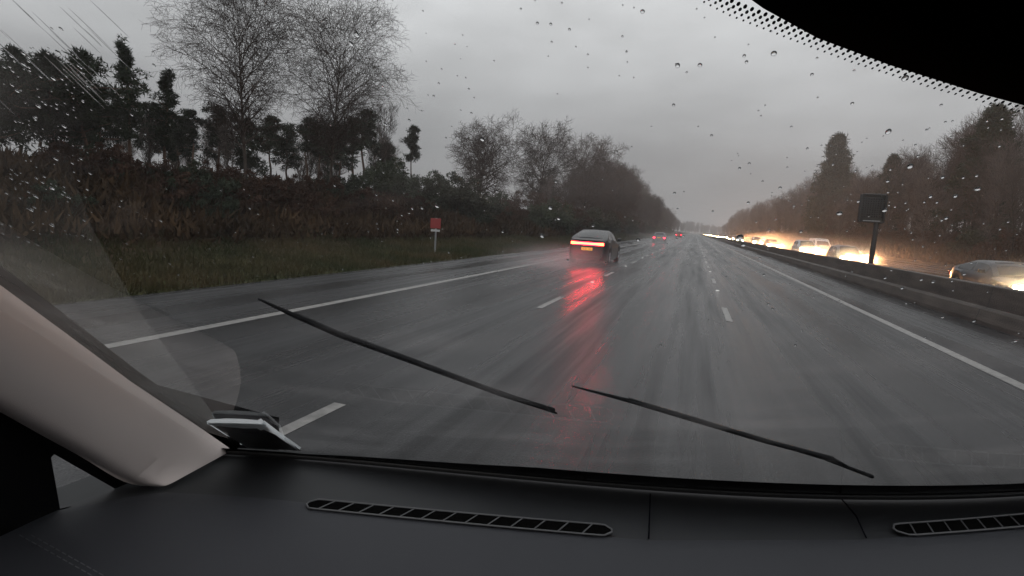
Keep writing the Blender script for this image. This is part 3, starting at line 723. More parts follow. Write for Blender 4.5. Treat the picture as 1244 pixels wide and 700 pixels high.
    pl = MB().box((0, yr - .012, .66 if rear == 'bar' else .8), (.52, .014, .115)).build('number_plate', M['plate'], root)
    ch = MB(); xx = -.21
    for k in range(7):       # illegible at this distance: dark character strokes
        wv = .045
        if k == 4: xx += .035
        for (a, b, c_, d_) in [[(0, 0, .2, 1), (0, .45, 1, .6), (.8, 0, 1, 1)], [(0, 0, 1, .15), (0, .85, 1, 1), (0, 0, .2, 1)], [(0, 0, .2, 1), (0, .85, 1, 1), (.8, 0, 1, 1), (0, 0, 1, .15)]][k % 3]:
            ch.box((xx + wv * (a + c_) / 2, yr - .0205, (.66 if rear == 'bar' else .8) - .038 + .076 * (b + d_) / 2), (wv * (c_ - a), .003, .076 * (d_ - b)))
        xx += .058
    ch.build('lettering', M['black_plastic'], pl)
    MB().box((0, yr, .33), (W * .7, .08, .2), bev=.03).build('rear_bumper', M['black_plastic'], root)
    return root
M['plate'] = mat('yellow_plate', (0.75, 0.45, 0.03), 0.4, emit=(1, 0.42, 0.08), estr=0.55)   # faint glow put into the plate itself; no plate lamp is built
paints = {k: mat('paint_' + k, c, 0.38, 0.1, coat=0.25, bump=(300, .02, .001)) for k, c in dict(black=(.012, .012, .014), silver=(.35, .36, .38), blue=(.025, .028, .034), white=(.6, .6, .6), grey=(.1, .1, .11), red=(.2, .02, .02)).items()}
c = car('saloon_car', paints['black'], 4.75, 1.9, 'saloon', 1, 'bar'); c.location = (-4.66, 27.2, 0); c.scale = (1, 1, 1.13); c.rotation_euler = (0, 0, R(-0.5))
tag(c, 'black saloon with a full-width red light bar driving ahead in the left lane', 'car')
def red_lamp(x, y, z, w_, p_):
    l_ = bpy.data.lights.new('tail_lamp_light', 'AREA'); l_.energy = p_; l_.color = (1, .015, .05); l_.shape = 'RECTANGLE'; l_.size = w_; l_.size_y = .08; l_.spread = R(150)
    o = bpy.data.objects.new('tail_lamp_light', l_); COL.objects.link(o); o.location = (x, y, z); o.rotation_euler = (R(-90), 0, 0)
    o.rotation_euler = (R(80), 0, R(180)); o.rotation_euler = Vector((0, -1, -.12)).to_track_quat('-Z', 'Y').to_euler()
red_lamp(-4.66, 27.2 - 2.375 - .12, 1.06, 1.4, 13)
c = car('hatchback_car', paints['grey'], 4.3, 1.8, 'hatch', 1); c.location = (-4.7, 81, 0)
tag(c, 'grey hatchback with two red tail lights, next ahead of the black saloon', 'car')
c = car('hatchback_car', paints['red'], 4.2, 1.8, 'suv', 1); c.location = (-4.7, 178, 0)
tag(c, 'small distant car with glowing tail lights, farthest ahead of the black saloon', 'car')
on = {'hatch': car('oncoming_car', paints['grey'], 4.3, 1.8, 'hatch', -1), 'suv': car('oncoming_car', paints['silver'], 4.6, 1.88, 'suv', -1),
      'saloon': car('oncoming_car', paints['blue'], 4.7, 1.85, 'saloon', -1), 'van': car('oncoming_van', paints['white'], 5.4, 2.0, 'van', -1)}
for k_ in on: _kids[on[k_].name] = [(c_, [x for x in COL.objects if x.parent == c_]) for c_ in COL.objects if c_.parent == on[k_]]
usedc = set()
spots = [('saloon', 10.9, 24.3, 'dark car behind the barrier at the right edge, one headlight just over the top'),
         ('hatch', 10.7, 45.5, 'oncoming car just left of the black sign post, headlights touching the barrier top'),
         ('van', 14.3, 73, 'white van with lit headlights behind the oncoming cars left of the sign post'),
         ('suv', 10.7, 61, 'oncoming car in front of the white van, both headlights glaring'),
         ('hatch', 10.7, 86, 'oncoming car, both headlights glaring, midway between sign post and road end')]
for y in (106, 118, 131, 146, 161, 178, 197, 214, 233, 255, 280, 305, 335, 370, 405, 450, 500, 560, 640):
    spots.append((random.choice(['hatch', 'suv', 'saloon']), 10.7 if random.random() < .75 else 14.3, y, 'distant oncoming car in the chain of headlights along the barrier'))
def lamp_pair(x, y, z=0.66, power=60, sides=(-.62, .62)):
    for dx in sides:
        l_ = bpy.data.lights.new('headlight_beam', 'SPOT'); l_.energy = power; l_.color = (1, .42, .16); l_.spot_size = R(54); l_.spot_blend = .9; l_.shadow_soft_size = .07
        o = bpy.data.objects.new('headlight_beam', l_); COL.objects.link(o); o.location = (x + dx, y - .12, z); o.rotation_euler = (R(87), 0, R(180))
for i, (k_, x, y, lab) in enumerate(spots):
    if k_ in usedc: o = dup(on[k_], (x, y, 0), math.pi)
    else: usedc.add(k_); o = on[k_]; o.location = (x, y, 0); o.rotation_euler = (0, 0, math.pi)
    for q_ in ('label', 'category', 'group'):
        if q_ in o: del o[q_]
    tag(o, lab, 'van' if k_ == 'van' else 'car', 'oncoming traffic' if i < 5 else 'distant chain of oncoming cars')
    if i < 12:
        lamp_pair(x, y - 2.5, power=(6500 if i else 3500) * (1 + i * .12), sides=(-.6, .6))

# ------------------------------------------------------------------ signs
d = ray(1058, 318); Xs = 7.12; ys_ = Xs * d[1] / d[0]
s_ = empty('matrix_sign', (Xs, ys_, 0.94))
MB().tube([(0, 0, -.02), (0, 0, 1.75)], .1, 12).build('post', M['sign_black'], s_, smooth=True)
MB().box((0, 0, 0.012), (.32, .32, .022)).build('base_plate', M['galv'], s_)
hz = 1.62
hz = 1.79; MB().box((-.2, .1, hz + .52), (.98, .22, 1.22), bev=.09).build('sign_case', M['sign_black'], s_, smooth=True)
fr = MB()
for (a, b, w1, h1) in ((0, .56, .9, .05), (0, -.56, .9, .05), (.44, 0, .05, 1.05), (-.44, 0, .05, 1.05)): fr.box((a - .2, -.045, hz + .52 + b), (w1, .07, h1))
fr.build('hood_frame', M['black_plastic'], s_)
sc_ = MB()
for i in range(9):
    for j in range(9): sc_.lathe([(0, .028), (-.012, .024)], ((i - 4) * .09 - .2, -.012, hz + .52 + (j - 4) * .09 + .02), 'y', 8)
sc_.build('lamp_matrix', M['carglass'], s_)
MB().box((-.2, -.05, hz - .01), (.62, .03, .06)).build('sill_strip', M['galv'], s_)
for dx in (-.3, .3): MB().box((dx - .2, -.03, hz + 1.05), (.12, .08, .1), bev=.02).build('beacon', M['sign_black'], s_)
tag(s_, 'black square matrix sign on a single post standing on the central barrier', 'sign')
Xs = -11.3; d = ray(529, 292); ys_ = Xs * d[1] / d[0]
s_ = empty('marker_sign', (Xs, ys_, 0))
MB().tube([(0, 0, -.1), (0, 0, 1.75)], .045, 10).build('post', M['galv'], s_, smooth=True)
MB().box((0, -.05, 1.5), (.52, .025, .46), bev=.01).build('red_panel', M['sign_red'], s_)
MB().box((0, -.05, 1.17), (.46, .025, .1), bev=.008).build('white_panel', M['sign_white'], s_)
tag(s_, 'small red sign with a white strip below on a post in the left verge', 'sign')

# ------------------------------------------------------------------ the car one looks out of
CAR = empty('car_interior', (0, 0, EYE))
tag(CAR, 'dark dashboard, beige pillar trim, windscreen and wipers of the car one looks out of', 'car')
DA, DB = -.41, .09
def dash(px, py, dz=0.0):
    d = ray(px, py); t = (DA + dz) / (d[2] - DB * d[0]); return d * t
def dp(x, y, dz=0.0): return (x, y, DA + DB * x + dz)
base_px = [dash(285, 546), dash(370, 551), dash(500, 568), dash(660, 588), dash(830, 599), dash(1000, 602), dash(1244, 590)]
bxs = [p[0] for p in base_px]; bys = [p[1] for p in base_px]
cf = np.polyfit([-.95, -.827] + bxs[1:] + [.7], [.74, .79] + bys[1:] + [1.07], 3)
def yb(x): return float(np.polyval(cf, min(x, .62)) if x > -.95 else np.polyval(cf, -.95)) + (0 if x < .62 else -(x - .62) ** 2 * .8)
def slope(x): return .72 + .22 * max(0, (-x - .35) / .48) ** 1.5
def gz(x, y): return DA + DB * x + slope(x) * (yb(x) - y)
def glass_hit(px, py):
    d = ray(px, py); a, b = 0.02, 3.0
    f = lambda t: d[2] * t - gz(d[0] * t, d[1] * t)
    t = .02
    while t < 3 and f(t) < 0: t += .01
    a, b = t - .01, t
    for _ in range(30):
        c_ = (a + b) / 2
        if f(c_) < 0: a = c_
        else: b = c_
    return d * b
M['dash'] = mat('dash_plastic', (0.015, 0.016, 0.018), 0.62, noise=(7, .3, (0.02, 0.021, 0.023)), bump=(900, .35, .0008), spec=.35)
M['dash2'] = mat('dash_pad', (0.024, 0.025, 0.03), 0.66, bump=(900, .35, .0008), spec=.35)
M['beige'] = mat('pillar_trim', (0.62, 0.545, 0.52), 0.85, noise=(5, .35, (0.66, 0.585, 0.555)), bump=(1400, .4, .0006), spec=.2)
M['frit'] = mat('black_ceramic', (0.006, 0.006, 0.008), 0.4)
M['cabin'] = mat('cabin_black', (0.004, 0.004, 0.0045), 0.9, spec=.1)
def matte(name, col):
    m = bpy.data.materials.new(name); m.use_nodes = True; n = m.node_tree.nodes; l = m.node_tree.links; n.clear()
    o = n.new('ShaderNodeOutputMaterial'); d_ = n.new('ShaderNodeBsdfDiffuse'); d_.inputs[0].default_value = (*col, 1); l.new(d_.outputs[0], o.inputs[0]); return m
M['cabin'] = matte('cabin_matte', (.006, .006, .0065)); M['wiper'] = matte('wiper_rubber', (.022, .022, .023)); M['vent_shade_seal'] = matte('vent_shade_and_seal', (.003, .003, .003))
M['frit'] = matte('ceramic_band', (.004, .004, .006))
M['chrome'] = mat('satin_trim', (0.075, 0.076, 0.08), 0.5, metal=.1)
M['paper'] = mat('paper', (0.6, 0.66, 0.68), 0.7, noise=(60, .12, (0.8, 0.83, 0.85), (1, 6, 1)))
_n = M['paper'].node_tree.nodes; _l = M['paper'].node_tree.links; _t = _n.new('ShaderNodeBsdfTranslucent'); _t.inputs[0].default_value = (.8, .84, .86, 1)
_x = _n.new('ShaderNodeMixShader'); _x.inputs[0].default_value = .5; _l.new(_n['Principled BSDF'].outputs[0], _x.inputs[1]); _l.new(_t.outputs[0], _x.inputs[2]); _l.new(_x.outputs[0], _n['Material Output'].inputs[0])
M['paper_dark'] = mat('dark_folder', (0.02, 0.02, 0.024), 0.5)
def glass_mat():
    m = bpy.data.materials.new('windscreen_glass'); m.use_nodes = True; n = m.node_tree.nodes; l = m.node_tree.links; n.clear()
    o = n.new('ShaderNodeOutputMaterial'); tr = n.new('ShaderNodeBsdfTransparent'); tr.inputs[0].default_value = (.93, .95, .94, 1)
    gl = n.new('ShaderNodeBsdfGlossy'); gl.inputs['Roughness'].default_value = 0.0
    ge = n.new('ShaderNodeNewGeometry'); dt = n.new('ShaderNodeVectorMath'); dt.operation = 'DOT_PRODUCT'
    l.new(ge.outputs['Normal'], dt.inputs[0]); l.new(ge.outputs['Incoming'], dt.inputs[1])
    def mt(op, a, b_=None):
        q_ = n.new('ShaderNodeMath'); q_.operation = op
        for i_, z_ in enumerate((a, b_)):
            if z_ is None: continue
            if isinstance(z_, (int, float)): q_.inputs[i_].default_value = z_
            else: l.new(z_, q_.inputs[i_])
        return q_.outputs[0]
    schlick = mt('MULTIPLY_ADD', mt('POWER', mt('SUBTRACT', 1.0, mt('ABSOLUTE', dt.outputs['Value'])), 5.0), .9)
    schlick.node.inputs[2].default_value = .05
    ml = schlick.node; ml.inputs[1].default_value = .6
    mx = n.new('ShaderNodeMixShader'); l.new(ml.outputs[0], mx.inputs[0]); l.new(tr.outputs[0], mx.inputs[1]); l.new(gl.outputs[0], mx.inputs[2]); l.new(mx.outputs[0], o.inputs[0]); return m
M['glass'] = glass_mat()
# windscreen
NX, NS = 44, 26
def gx(u): return -.86 + u * 1.86
G = []
for i in range(NX + 1):
    x0 = gx(i / NX); row = []
    for j in range(NS + 1):
        v = j / NS; x = x0 * (1 - .1 * v); y = yb(x0) - v * 1.05; row.append((x, y, gz(x, y)))
    G.append(row)
def edge_pt(v):            # left edge of the glass, bottom to top
    x = -.86 * (1 - .1 * v); y = yb(-.86) - v * 1.05; return np.array([x, y, gz(x, y)])
MB().grid(G).build('windscreen', M['glass'], CAR, smooth=True, recalc=False)
# dashboard top, vents as flat black strips with a rim, slot shade put into the colour
seam_px = [dash(60, 622), dash(160, 603), dash(200, 597.5), dash(300, 603), dash(400, 613), dash(600, 640), dash(790, 656), dash(1050, 655), dash(1244, 640)]
sx_, sy_ = [p[0] for p in seam_px], [p[1] for p in seam_px]
def ys(x): return float(np.interp(x, sx_, sy_)) if x < sx_[-1] else sy_[-1] + (x - sx_[-1]) * .25
xs = np.linspace(-1.0, 1.05, 80)
rows = []
for x in xs:
    a, b = ys(x), yb(x) + .03
    rows.append([dp(x, a + (b - a) * t, -.002 - .004 * math.sin(math.pi * t)) for t in np.linspace(0, 1, 7)])
MB().grid(rows).build('dashboard_top', M['dash'], CAR, smooth=True, recalc=False)
rows = []
for x in xs:
    a = ys(x); q_ = [dp(x, a + .001, -.012), dp(x, a, -.001), dp(x, a - .004, .001), dp(x, a - .03, .001), dp(x, a - .1, -.002), dp(x, a - .2, -.012), dp(x, a - .32, -.07), dp(x, a - .38, -.2), dp(x, a - .38, -.5)]
    rows.append(q_)
MB().grid(rows).build('dashboard_pad', M['dash2'], CAR, smooth=True, recalc=False)
def vent(pts_px, n_, nm='defroster_vent'):
    """long slot between two pixel end points on the dash, following the glass"""
    P = [dash(*p) for p in pts_px]; xs_ = [p[0] for p in P]; ysv = [p[1] for p in P]
    co = np.polyfit(xs_, ysv, 2 if len(P) > 2 else 1); x0, x1 = xs_[0], xs_[-1]; hw = .0125
    def c(x, o_, dz): 
        s = np.polyval(np.polyder(co), x); k = 1 / math.hypot(1, s); return dp(x - s * k * o_, np.polyval(co, x) + k * o_, dz)
    v = MB(); ts = np.linspace(x0, x1, 50)
    def width(x): e_ = min(x - x0, x1 - x); return hw * math.sqrt(max(0.02, 1 - max(0, 1 - e_ / .014) ** 2))
    v.grid([[c(x, -width(x), .0035), c(x, width(x), .0035)] for x in ts])
    root_ = v.build(nm, M['vent_shade_seal'], CAR, recalc=False)  # flat strip above the dash, painted black for the shade in the slot
    rim = []
    for x in ts: rim.append(c(x, width(x) + .0015, .004))
    for x in ts[::-1]: rim.append(c(x, -width(x) - .0015, .004))
    rim.append(rim[0]); r_ = MB(); r_.tube(rim, .0013, 6); r_.build('vent_rim', M['chrome'], root_, smooth=True)
    f = MB()
    for k in range(1, n_):
        x = x0 + (x1 - x0) * k / n_; f.tube([c(x - .006, -hw, .0042), c(x + .006, hw, .0042)], .0011, 4)
    f.build('vent_fins', M['chrome'], root_)
vent([(374, 614), (560, 632), (743, 648)], 14)
vent([(1087, 647), (1165, 642), (1290, 630), (1420, 615)], 17)
for a, b in (((790, 601), (788, 655)), ((1018, 602), (1052, 654))):
    p, r_ = dash(*a), dash(*b); n3 = MB()
    mid = (p + r_) / 2 + np.array([.006 if a[0] > 900 else 0, 0, 0]); n3.tube([tuple(p + [0, 0, .001]), tuple(mid + [0, 0, .001]), tuple(r_ + [0, 0, .001])], .0011, 5); n3.build('panel_seam', M['frit'], CAR)
# stitched seam on the pad at the left
def pad(px, py): 
    return dash(px, py, .012)
for off in (0, 14):
    n3 = MB(); P = [pad(24 + off + k * 7.5, 650 + k * 4.2) for k in range(13)]
    for a, b in zip(P[:-1], P[1:]): n3.tube([tuple(a), tuple(a + (b - a) * .7)], .0007, 4)
    n3.build('stitching', M['chrome'], CAR)
# rubber seal and frit along the glass base
q = MB(); q.tube([(x, yb(x) - .004, DA + DB * x + .004) for x in np.linspace(-.84, 1.0, 50)], .0055, 8); q.build('lower_seal', M['rubber'], CAR, smooth=True)
q = MB(); q.grid([[(x, yb(x) - a_, gz(x, yb(x) - a_) + .0015) for a_ in (0, fw * .5, fw)] for x, fw in [(x, .016 + .055 * max(0, min(1, (x + .65) / .45))) for x in np.linspace(-.85, 1.0, 60)]]); q.build('lower_frit', M['frit'], CAR, smooth=True, recalc=False)
# cowl and bonnet edge outside, below the sight line
q = MB(); q.grid([[(x, yb(x) - .02, DA + DB * x - .02), (x, yb(x) + .1, DA + DB * x - .045), (x, yb(x) + .3, DA + DB * x - .16), (x, yb(x) + .75, DA + DB * x - .46), (x, yb(x) + .85, -1.0)] for x in np.linspace(-.95, .95, 30)]); q.build('cowl', M['black_plastic'], CAR, smooth=True, recalc=False)
# wipers, outside the glass
def wiper(pts_px, w0=.008, tail=None):
    P = []
    for p in pts_px:
        h = glass_hit(*p); P.append(h + np.array([0, .012, .018]))
    wp = MB(); wp.tube([tuple(p) for p in P], [w0 * .5] + [w0] * (len(P) - 2) + [w0 * .35], 6); r_ = wp.build('wiper', M['rubber'], CAR, smooth=True)
    a = MB(); k = len(P) // 2; a.tube([tuple(p_ + [0, .006, .006]) for p_ in P[:k + 1]], .0035, 6); a.build('wiper_arm', M['black_plastic'], r_, smooth=True)
def on_glass(pts, out=.018): return [glass_hit(*p) + np.array([0, .012, out]) for p in pts]
for pts_, arm_ in ((((300, 391), (345, 410), (400, 432), (500, 466), (600, 501), (672, 524)), ((500, 468), (560, 489), (620, 509), (668, 524))),
                   (((690, 494), (760, 511), (840, 533), (930, 558), (1012, 578), (1030, 586)), ((860, 541), (930, 561), (1000, 580), (1060, 600)))):
    BL = on_glass(pts_); wp = MB(); wp.tube([tuple(p) for p in BL], [.0008, .0022, .0028, .003, .0026, .0012], 8); wroot = wp.build('wiper_blade', M['wiper'], CAR, smooth=True)
    BL = on_glass(pts_, .0205); wp = MB(); wp.tube([tuple(p) for p in BL[1:-1]], .0012, 6); wp.build('blade_spine', M['rubber'], wroot, smooth=True)
    AR = on_glass(arm_, .0215); wp = MB(); wp.tube([tuple(p) for p in AR], [.0012, .0016, .002, .003], 8); wp.build('wiper_arm', M['wiper'], CAR, smooth=True)
# pillar trim
A_, B_ = [], []
inner_px = [(185, 599), (150, 597), (100, 565), (50, 540), (0, 512), (-60, 480)]
def side_pt(px, py, X): d = ray(px, py); return d * (X / d[0])
inner = [side_pt(p[0], p[1], X) for p, X in zip(inner_px, (-.80, -.83, -.855, -.86, -.86, -.86))]
inner[0] = dash(187, 599, .002); inner[1] = dash(152, 600, .0)
outer_px = [(284, 546), (245, 519), (160, 462), (80, 402), (0, 343), (-60, 300)]
outer = []
for k, p in enumerate(outer_px):
    if k == 0: outer.append(dash(284, 546, .002)); continue
    d = ray(*p); lo = min(np.linspace(.0, .6, 400), key=lambda v: np.linalg.norm(np.cross(d, edge_pt(v)))); e_ = edge_pt(lo); outer.append(d * float(np.dot(d, e_)) - d * .01)
top_o = edge_pt(.95) + np.array([.03, 0, -.02]); top_i = top_o + np.array([-.12, -.1, -.06])
outer.append(top_o); inner.append(top_i)
rows = []
for k in range(len(outer)):
    a, b = np.array(outer[k]), np.array(inner[k]); row = []
    for t in np.linspace(0, 1, 12):
        p = a + (b - a) * t; bul = .022 * math.sin(math.pi * min(1, t * 1.0)) ** .8 * (1 if k else .35)
        tow = -p / np.linalg.norm(p); row.append(tuple(p + tow * bul + (np.array([-.04, .03, -.01]) * max(0, (t - .85) / .15) ** 2)))
    rows.append(row)
pt = MB().grid(rows).build('pillar_trim', M['beige'], CAR, smooth=True, recalc=False)
ss = pt.modifiers.new('sub', 'SUBSURF'); ss.levels = 2; ss.render_levels = 2
q = MB(); q.tube([tuple(np.array(o_) * .95 + MW @ np.array([.0045, .0055, 0])) for o_ in outer], .0085, 8); sb = q.build('pillar_seal', M['vent_shade_seal'], CAR, smooth=True); 
# door inner with the little quarter window
X = -.9
tri = [side_pt(p[0], p[1], X) for p in ((62, 556), (66, 552), (152, 601), (73, 618))]
fr_poly = [side_pt(p[0], p[1], X) for p in ((-500, 520), (-60, 430), (220, 560), (170, 640), (-200, 900))]
q = MB()
P = [(float(p[1]), float(p[2])) for p in tri]; O = [(-.9, .25 - .45), (.3, -.12), (1.0, -.5), (1.0, -1.25), (-.9, -1.25)]
V = [(X, a, b) for a, b in O] + [(X, a, b) for a, b in P]
bm = bmesh.new(); vs = [bm.verts.new(v) for v in V]; es = [bm.edges.new((vs[i], vs[(i + 1) % 5])) for i in range(5)] + [bm.edges.new((vs[5 + i], vs[5 + (i + 1) % 4])) for i in range(4)]
bmesh.ops.triangle_fill(bm, use_beauty=True, edges=es); 
me = bpy.data.meshes.new('door_panel'); bm.to_mesh(me); bm.free(); me.materials.append(M['cabin']); dpo = link(bpy.data.objects.new('door_panel', me), CAR)
MB().add([tuple(np.array(p) + [-.01, 0, 0]) for p in tri], [(0, 1, 2, 3)]).build('quarter_window', M['glass'], CAR, recalc=False)
cl = [side_pt(p[0], p[1], X + .004) for p in ((118, 607), (134, 600), (150, 601), (146, 604))]
MB().add([tuple(p) for p in cl], [(0, 1, 2, 3)]).build('white_sliver', M['sign_white'], CAR, recalc=False)  # small white quad at the corner of the quarter window
# roof lining, far door, floor, rear
tE = [edge_pt(1.0), np.array([.9, yb(1.0) - 1.05, gz(.9, yb(1.0) - 1.05)])]
zr = float(tE[0][2])
q = MB(); q.grid([[(x, y, zr + .03 + .03 * math.cos(x) - .05 * max(0, (-1 - y))) for x in np.linspace(-.82, .92, 12)] for y in (-.1, -.3, -.7, -1.3, -2.0)]); q.build('roof_lining', M['cabin'], CAR, smooth=True, recalc=False)
q = MB(); q.add([(1.0, -2, -1.25), (1.0, .95, -1.25), (1.0, .95, -.35), (1.0, -.2, -.1), (1.0, -2, -.1)], [(0, 1, 2, 3, 4)]); q.build('door_panel', M['cabin'], CAR, recalc=False)
q = MB(); q.add([(-.9, -2, -1.25), (1, -2, -1.25), (1, .9, -1.25), (-.9, .9, -1.25)], [(0, 1, 2, 3)]); q.add([(-.9, -2, -1.25), (1, -2, -1.25), (1, -2, .1), (-.9, -2, .1)], [(0, 1, 2, 3)]); q.build('cabin_floor', M['cabin'], CAR, recalc=False)
# sensor housing and dotted black band at the top of the glass
edge = [glass_hit(*p) for p in ((893, -30), (900, -6), (960, 27), (1040, 57), (1140, 89), (1244, 117), (1330, 138))]
back = [p * .9 + np.array([.01, -.05, .0]) for p in edge]
q = MB(); rows = []
for a in edge:
    d_ = np.array([.02, -.14, 0]); b = a + d_; 
    rows.append([tuple(a + [0, 0, .0005]), tuple((a + b) / 2 * [1, 1, 0] + [0, 0, gz(*((a + b) / 2)[:2]) + .0005]), (b[0], b[1], gz(b[0], b[1]) + .0005)])
q.grid(rows); q.build('upper_frit', M['frit'], CAR, smooth=True, recalc=False)
q = MB(); rows = []
for k, a in enumerate(edge):
    a = a * .985 + np.array([.0015, -.004, .001]); rows.append([tuple(a + [0, 0, -.001]), tuple(a + [.0005, -.0012, -.004]), tuple(a + [.004, -.014, -.012]), tuple(a + [.01, -.07, -.022]), tuple(a + [.02, -.15, .0])])
q.grid(rows); hs_ = q.build('sensor_housing', M['cabin'], CAR, smooth=True, recalc=False)
q = MB(); q.tube([tuple(a * .987 + np.array([.0014, -.0036, .0])) for a in edge[1:]], .00045, 5); q.build('housing_edge', M['black_plastic'], hs_, smooth=True)
dots = MB(); px0 = np.array([(858, -14), (893, 4), (960, 30), (1040, 60), (1140, 92), (1250, 122)], float)
cum = np.concatenate([[0], np.cumsum(np.linalg.norm(np.diff(px0, axis=0), axis=1))])
for r_i, (off, rad) in enumerate(((1, .00062), (7, .00054), (13, .00044), (19, .00032))):
    s = (r_i % 2) * 4.4
    while s < cum[-1]:
        px_, py_ = np.interp(s, cum, px0[:, 0]), np.interp(s, cum, px0[:, 1]); s += 8.8
        h = glass_hit(px_ - off * .35, py_ + off * .85)
        k = np.linalg.norm(h) / .2
        pts_ = []
        for t in range(8):
            x = h[0] + rad * k * math.cos(t * math.pi / 4); y = h[1] + rad * k * math.sin(t * math.pi / 4); pts_.append((x, y, gz(x, y) + .0004))
        dots.add(pts_, [tuple(range(8))])
dots.build('frit_dots', M['frit'], CAR, recalc=False)
# paper on the dash against the glass
pp = empty('folded_paper', (0, 0, EYE))
a, b = dash(300, 544, .002), dash(366, 548, .002)
def lift(px, py, t0): return ray(px, py) * t0
t0 = float(np.linalg.norm(a))
c0 = glass_hit(253, 513) * .97; c1 = glass_hit(322, 514) * .975
q = MB(); q.add([tuple(a), tuple(b), tuple(c1), tuple(c0)], [(0, 1, 2, 3)]); q.build('back_sheet', M['paper_dark'], pp, recalc=False)
def band(P, w_, nm, m, par=pp, dz=0.0):
    q = MB(); P = [np.array(p) for p in P]; 
    q.grid([[tuple(p + np.array([0, 0, dz])), tuple(p + np.array(w_) + np.array([0, 0, dz]))] for p in P]); return q.build(nm, m, par, recalc=False)
c0b, c1b = glass_hit(256, 508) * .978, glass_hit(314, 509) * .98
pk = glass_hit(318, 508) * .97
q = MB()
top = [glass_hit(*p) * .968 for p in ((251, 512), (256, 509.5), (275, 508.5), (295, 509), (313, 510.5), (317, 508.5), (322, 513))]
bot = [glass_hit(*p) * .962 for p in ((252, 515.5), (258, 517), (277, 519), (296, 520.5), (312, 520.5), (317, 523), (324, 521))]
q.grid([[tuple(x), tuple(y)] for x, y in zip(top, bot)]); q.build('top_fold', M['paper'], pp, recalc=False)
q = MB(); rr_ = [(glass_hit(321, 511) * .968, glass_hit(316, 520) * .962), (glass_hit(338, 524) * .975, glass_hit(334, 528) * .968), (dash(366, 544, .006), dash(362, 548, .004))]
q.grid([[tuple(x), tuple(y)] for x, y in rr_]); q.build('right_fold', M['paper'], pp, recalc=False)
q = MB(); q.grid([[tuple(dash(308, 541, .004)), tuple(dash(308, 543.5, .004))], [tuple(dash(352, 544.5, .004)), tuple(dash(352, 547, .004))]]); q.build('lower_edge', M['paper'], pp, recalc=False)
q = MB(); l0, l1 = glass_hit(251, 514) * .966, dash(292, 540, .006); q.grid([[tuple(l0), tuple(l0 + [.006, 0, 0])], [tuple(l1), tuple(l1 + [.006, 0, 0])]]); q.build('left_edge', M['paper'], pp, recalc=False)
tag(pp, 'folded white paper propped against the glass at the left end of the dashboard', 'paper')

# ------------------------------------------------------------------ rain on the glass
def drop_mesh(V, F, c, r, nrm, tx, ty, asp):
    rings, n_ = 4, 10; b = len(V)
    for i in range(rings):
        a = i / rings * math.pi / 2
        for k in range(n_):
            th = 2 * math.pi * k / n_; rr = r * math.cos(a); V.append(c + tx * (rr * math.cos(th)) + ty * (rr * asp * math.sin(th)) + nrm * (r * .55 * math.sin(a)))
    V.append(c + nrm * r * .55); top_ = len(V) - 1
    for i in range(rings - 1):
        for k in range(n_): F.append((b + i * n_ + k, b + i * n_ + (k + 1) % n_, b + (i + 1) * n_ + (k + 1) % n_, b + (i + 1) * n_ + k))
    for k in range(n_): F.append((b + (rings - 1) * n_ + k, b + (rings - 1) * n_ + (k + 1) % n_, top_))
    F.append(tuple(b + k for k in range(n_))[::-1])
M['water'] = None
m = bpy.data.materials.new('water_drop'); m.use_nodes = True; p = m.node_tree.nodes['Principled BSDF']; p.inputs['Transmission Weight'].default_value = 1; p.inputs['Roughness'].default_value = 0.02; p.inputs['IOR'].default_value = 1.33; M['water'] = m
V, F = [], []; rs = np.random.default_rng(12)
def add_drop(px, py, sz, asp=None):
    h = glass_hit(px, py); s = slope(h[0]); nrm = np.array([0, s, 1.0]); nrm /= np.linalg.norm(nrm); ty = np.array([0, 1.0, -s]); ty /= np.linalg.norm(ty); tx = np.array([1.0, 0, 0])
    r = sz / FPX * np.linalg.norm(h) * .5
    drop_mesh(V, F, h + nrm * .0012, r, nrm, tx, ty, asp or rs.uniform(1.0, 1.5))
for i in range(150): add_drop(rs.uniform(430, 1240), rs.uniform(0, 300), rs.choice([1.6, 2.2, 3.0, 4.5], p=[.5, .3, .15, .05]) * 1.15)
for i in range(150): add_drop(rs.uniform(0, 600), rs.uniform(30, 340), rs.choice([1.4, 2.0, 3.0], p=[.55, .33, .12]))
for i in range(160):
    a = rs.random(); add_drop(rs.uniform(0, 110), 60 + 240 * a ** 1.3, rs.choice([1.6, 2.6, 4.0], p=[.6, .3, .1]))
for i in range(150): add_drop(rs.uniform(880, 1240), rs.uniform(150, 420), rs.choice([1.5, 2.2, 3.2], p=[.6, .3, .1]))
for i in range(60): add_drop(rs.uniform(500, 1000), rs.uniform(290, 430), rs.choice([1.5, 2.2, 3.4], p=[.6, .3, .1]))
for p in ((899, 291, 8), (903, 300, 6), (530, 253, 6), (940, 68, 6), (1100, 98, 6), (425, 56, 5), (432, 45, 6), (780, 17, 5), (668, 255, 6), (678, 268, 5), (658, 289, 6), (775, 294, 5), (850, 82, 5), (585, 172, 6), (1020, 262, 6), (1075, 258, 5)): add_drop(*p)
dr = mesh_obj('raindrops', V, F, M['water'], None, smooth=True); dr.location = (0, 0, EYE)
tag(dr, 'scattered clear raindrops clinging to the outside of the windscreen', 'raindrops', kind='stuff')
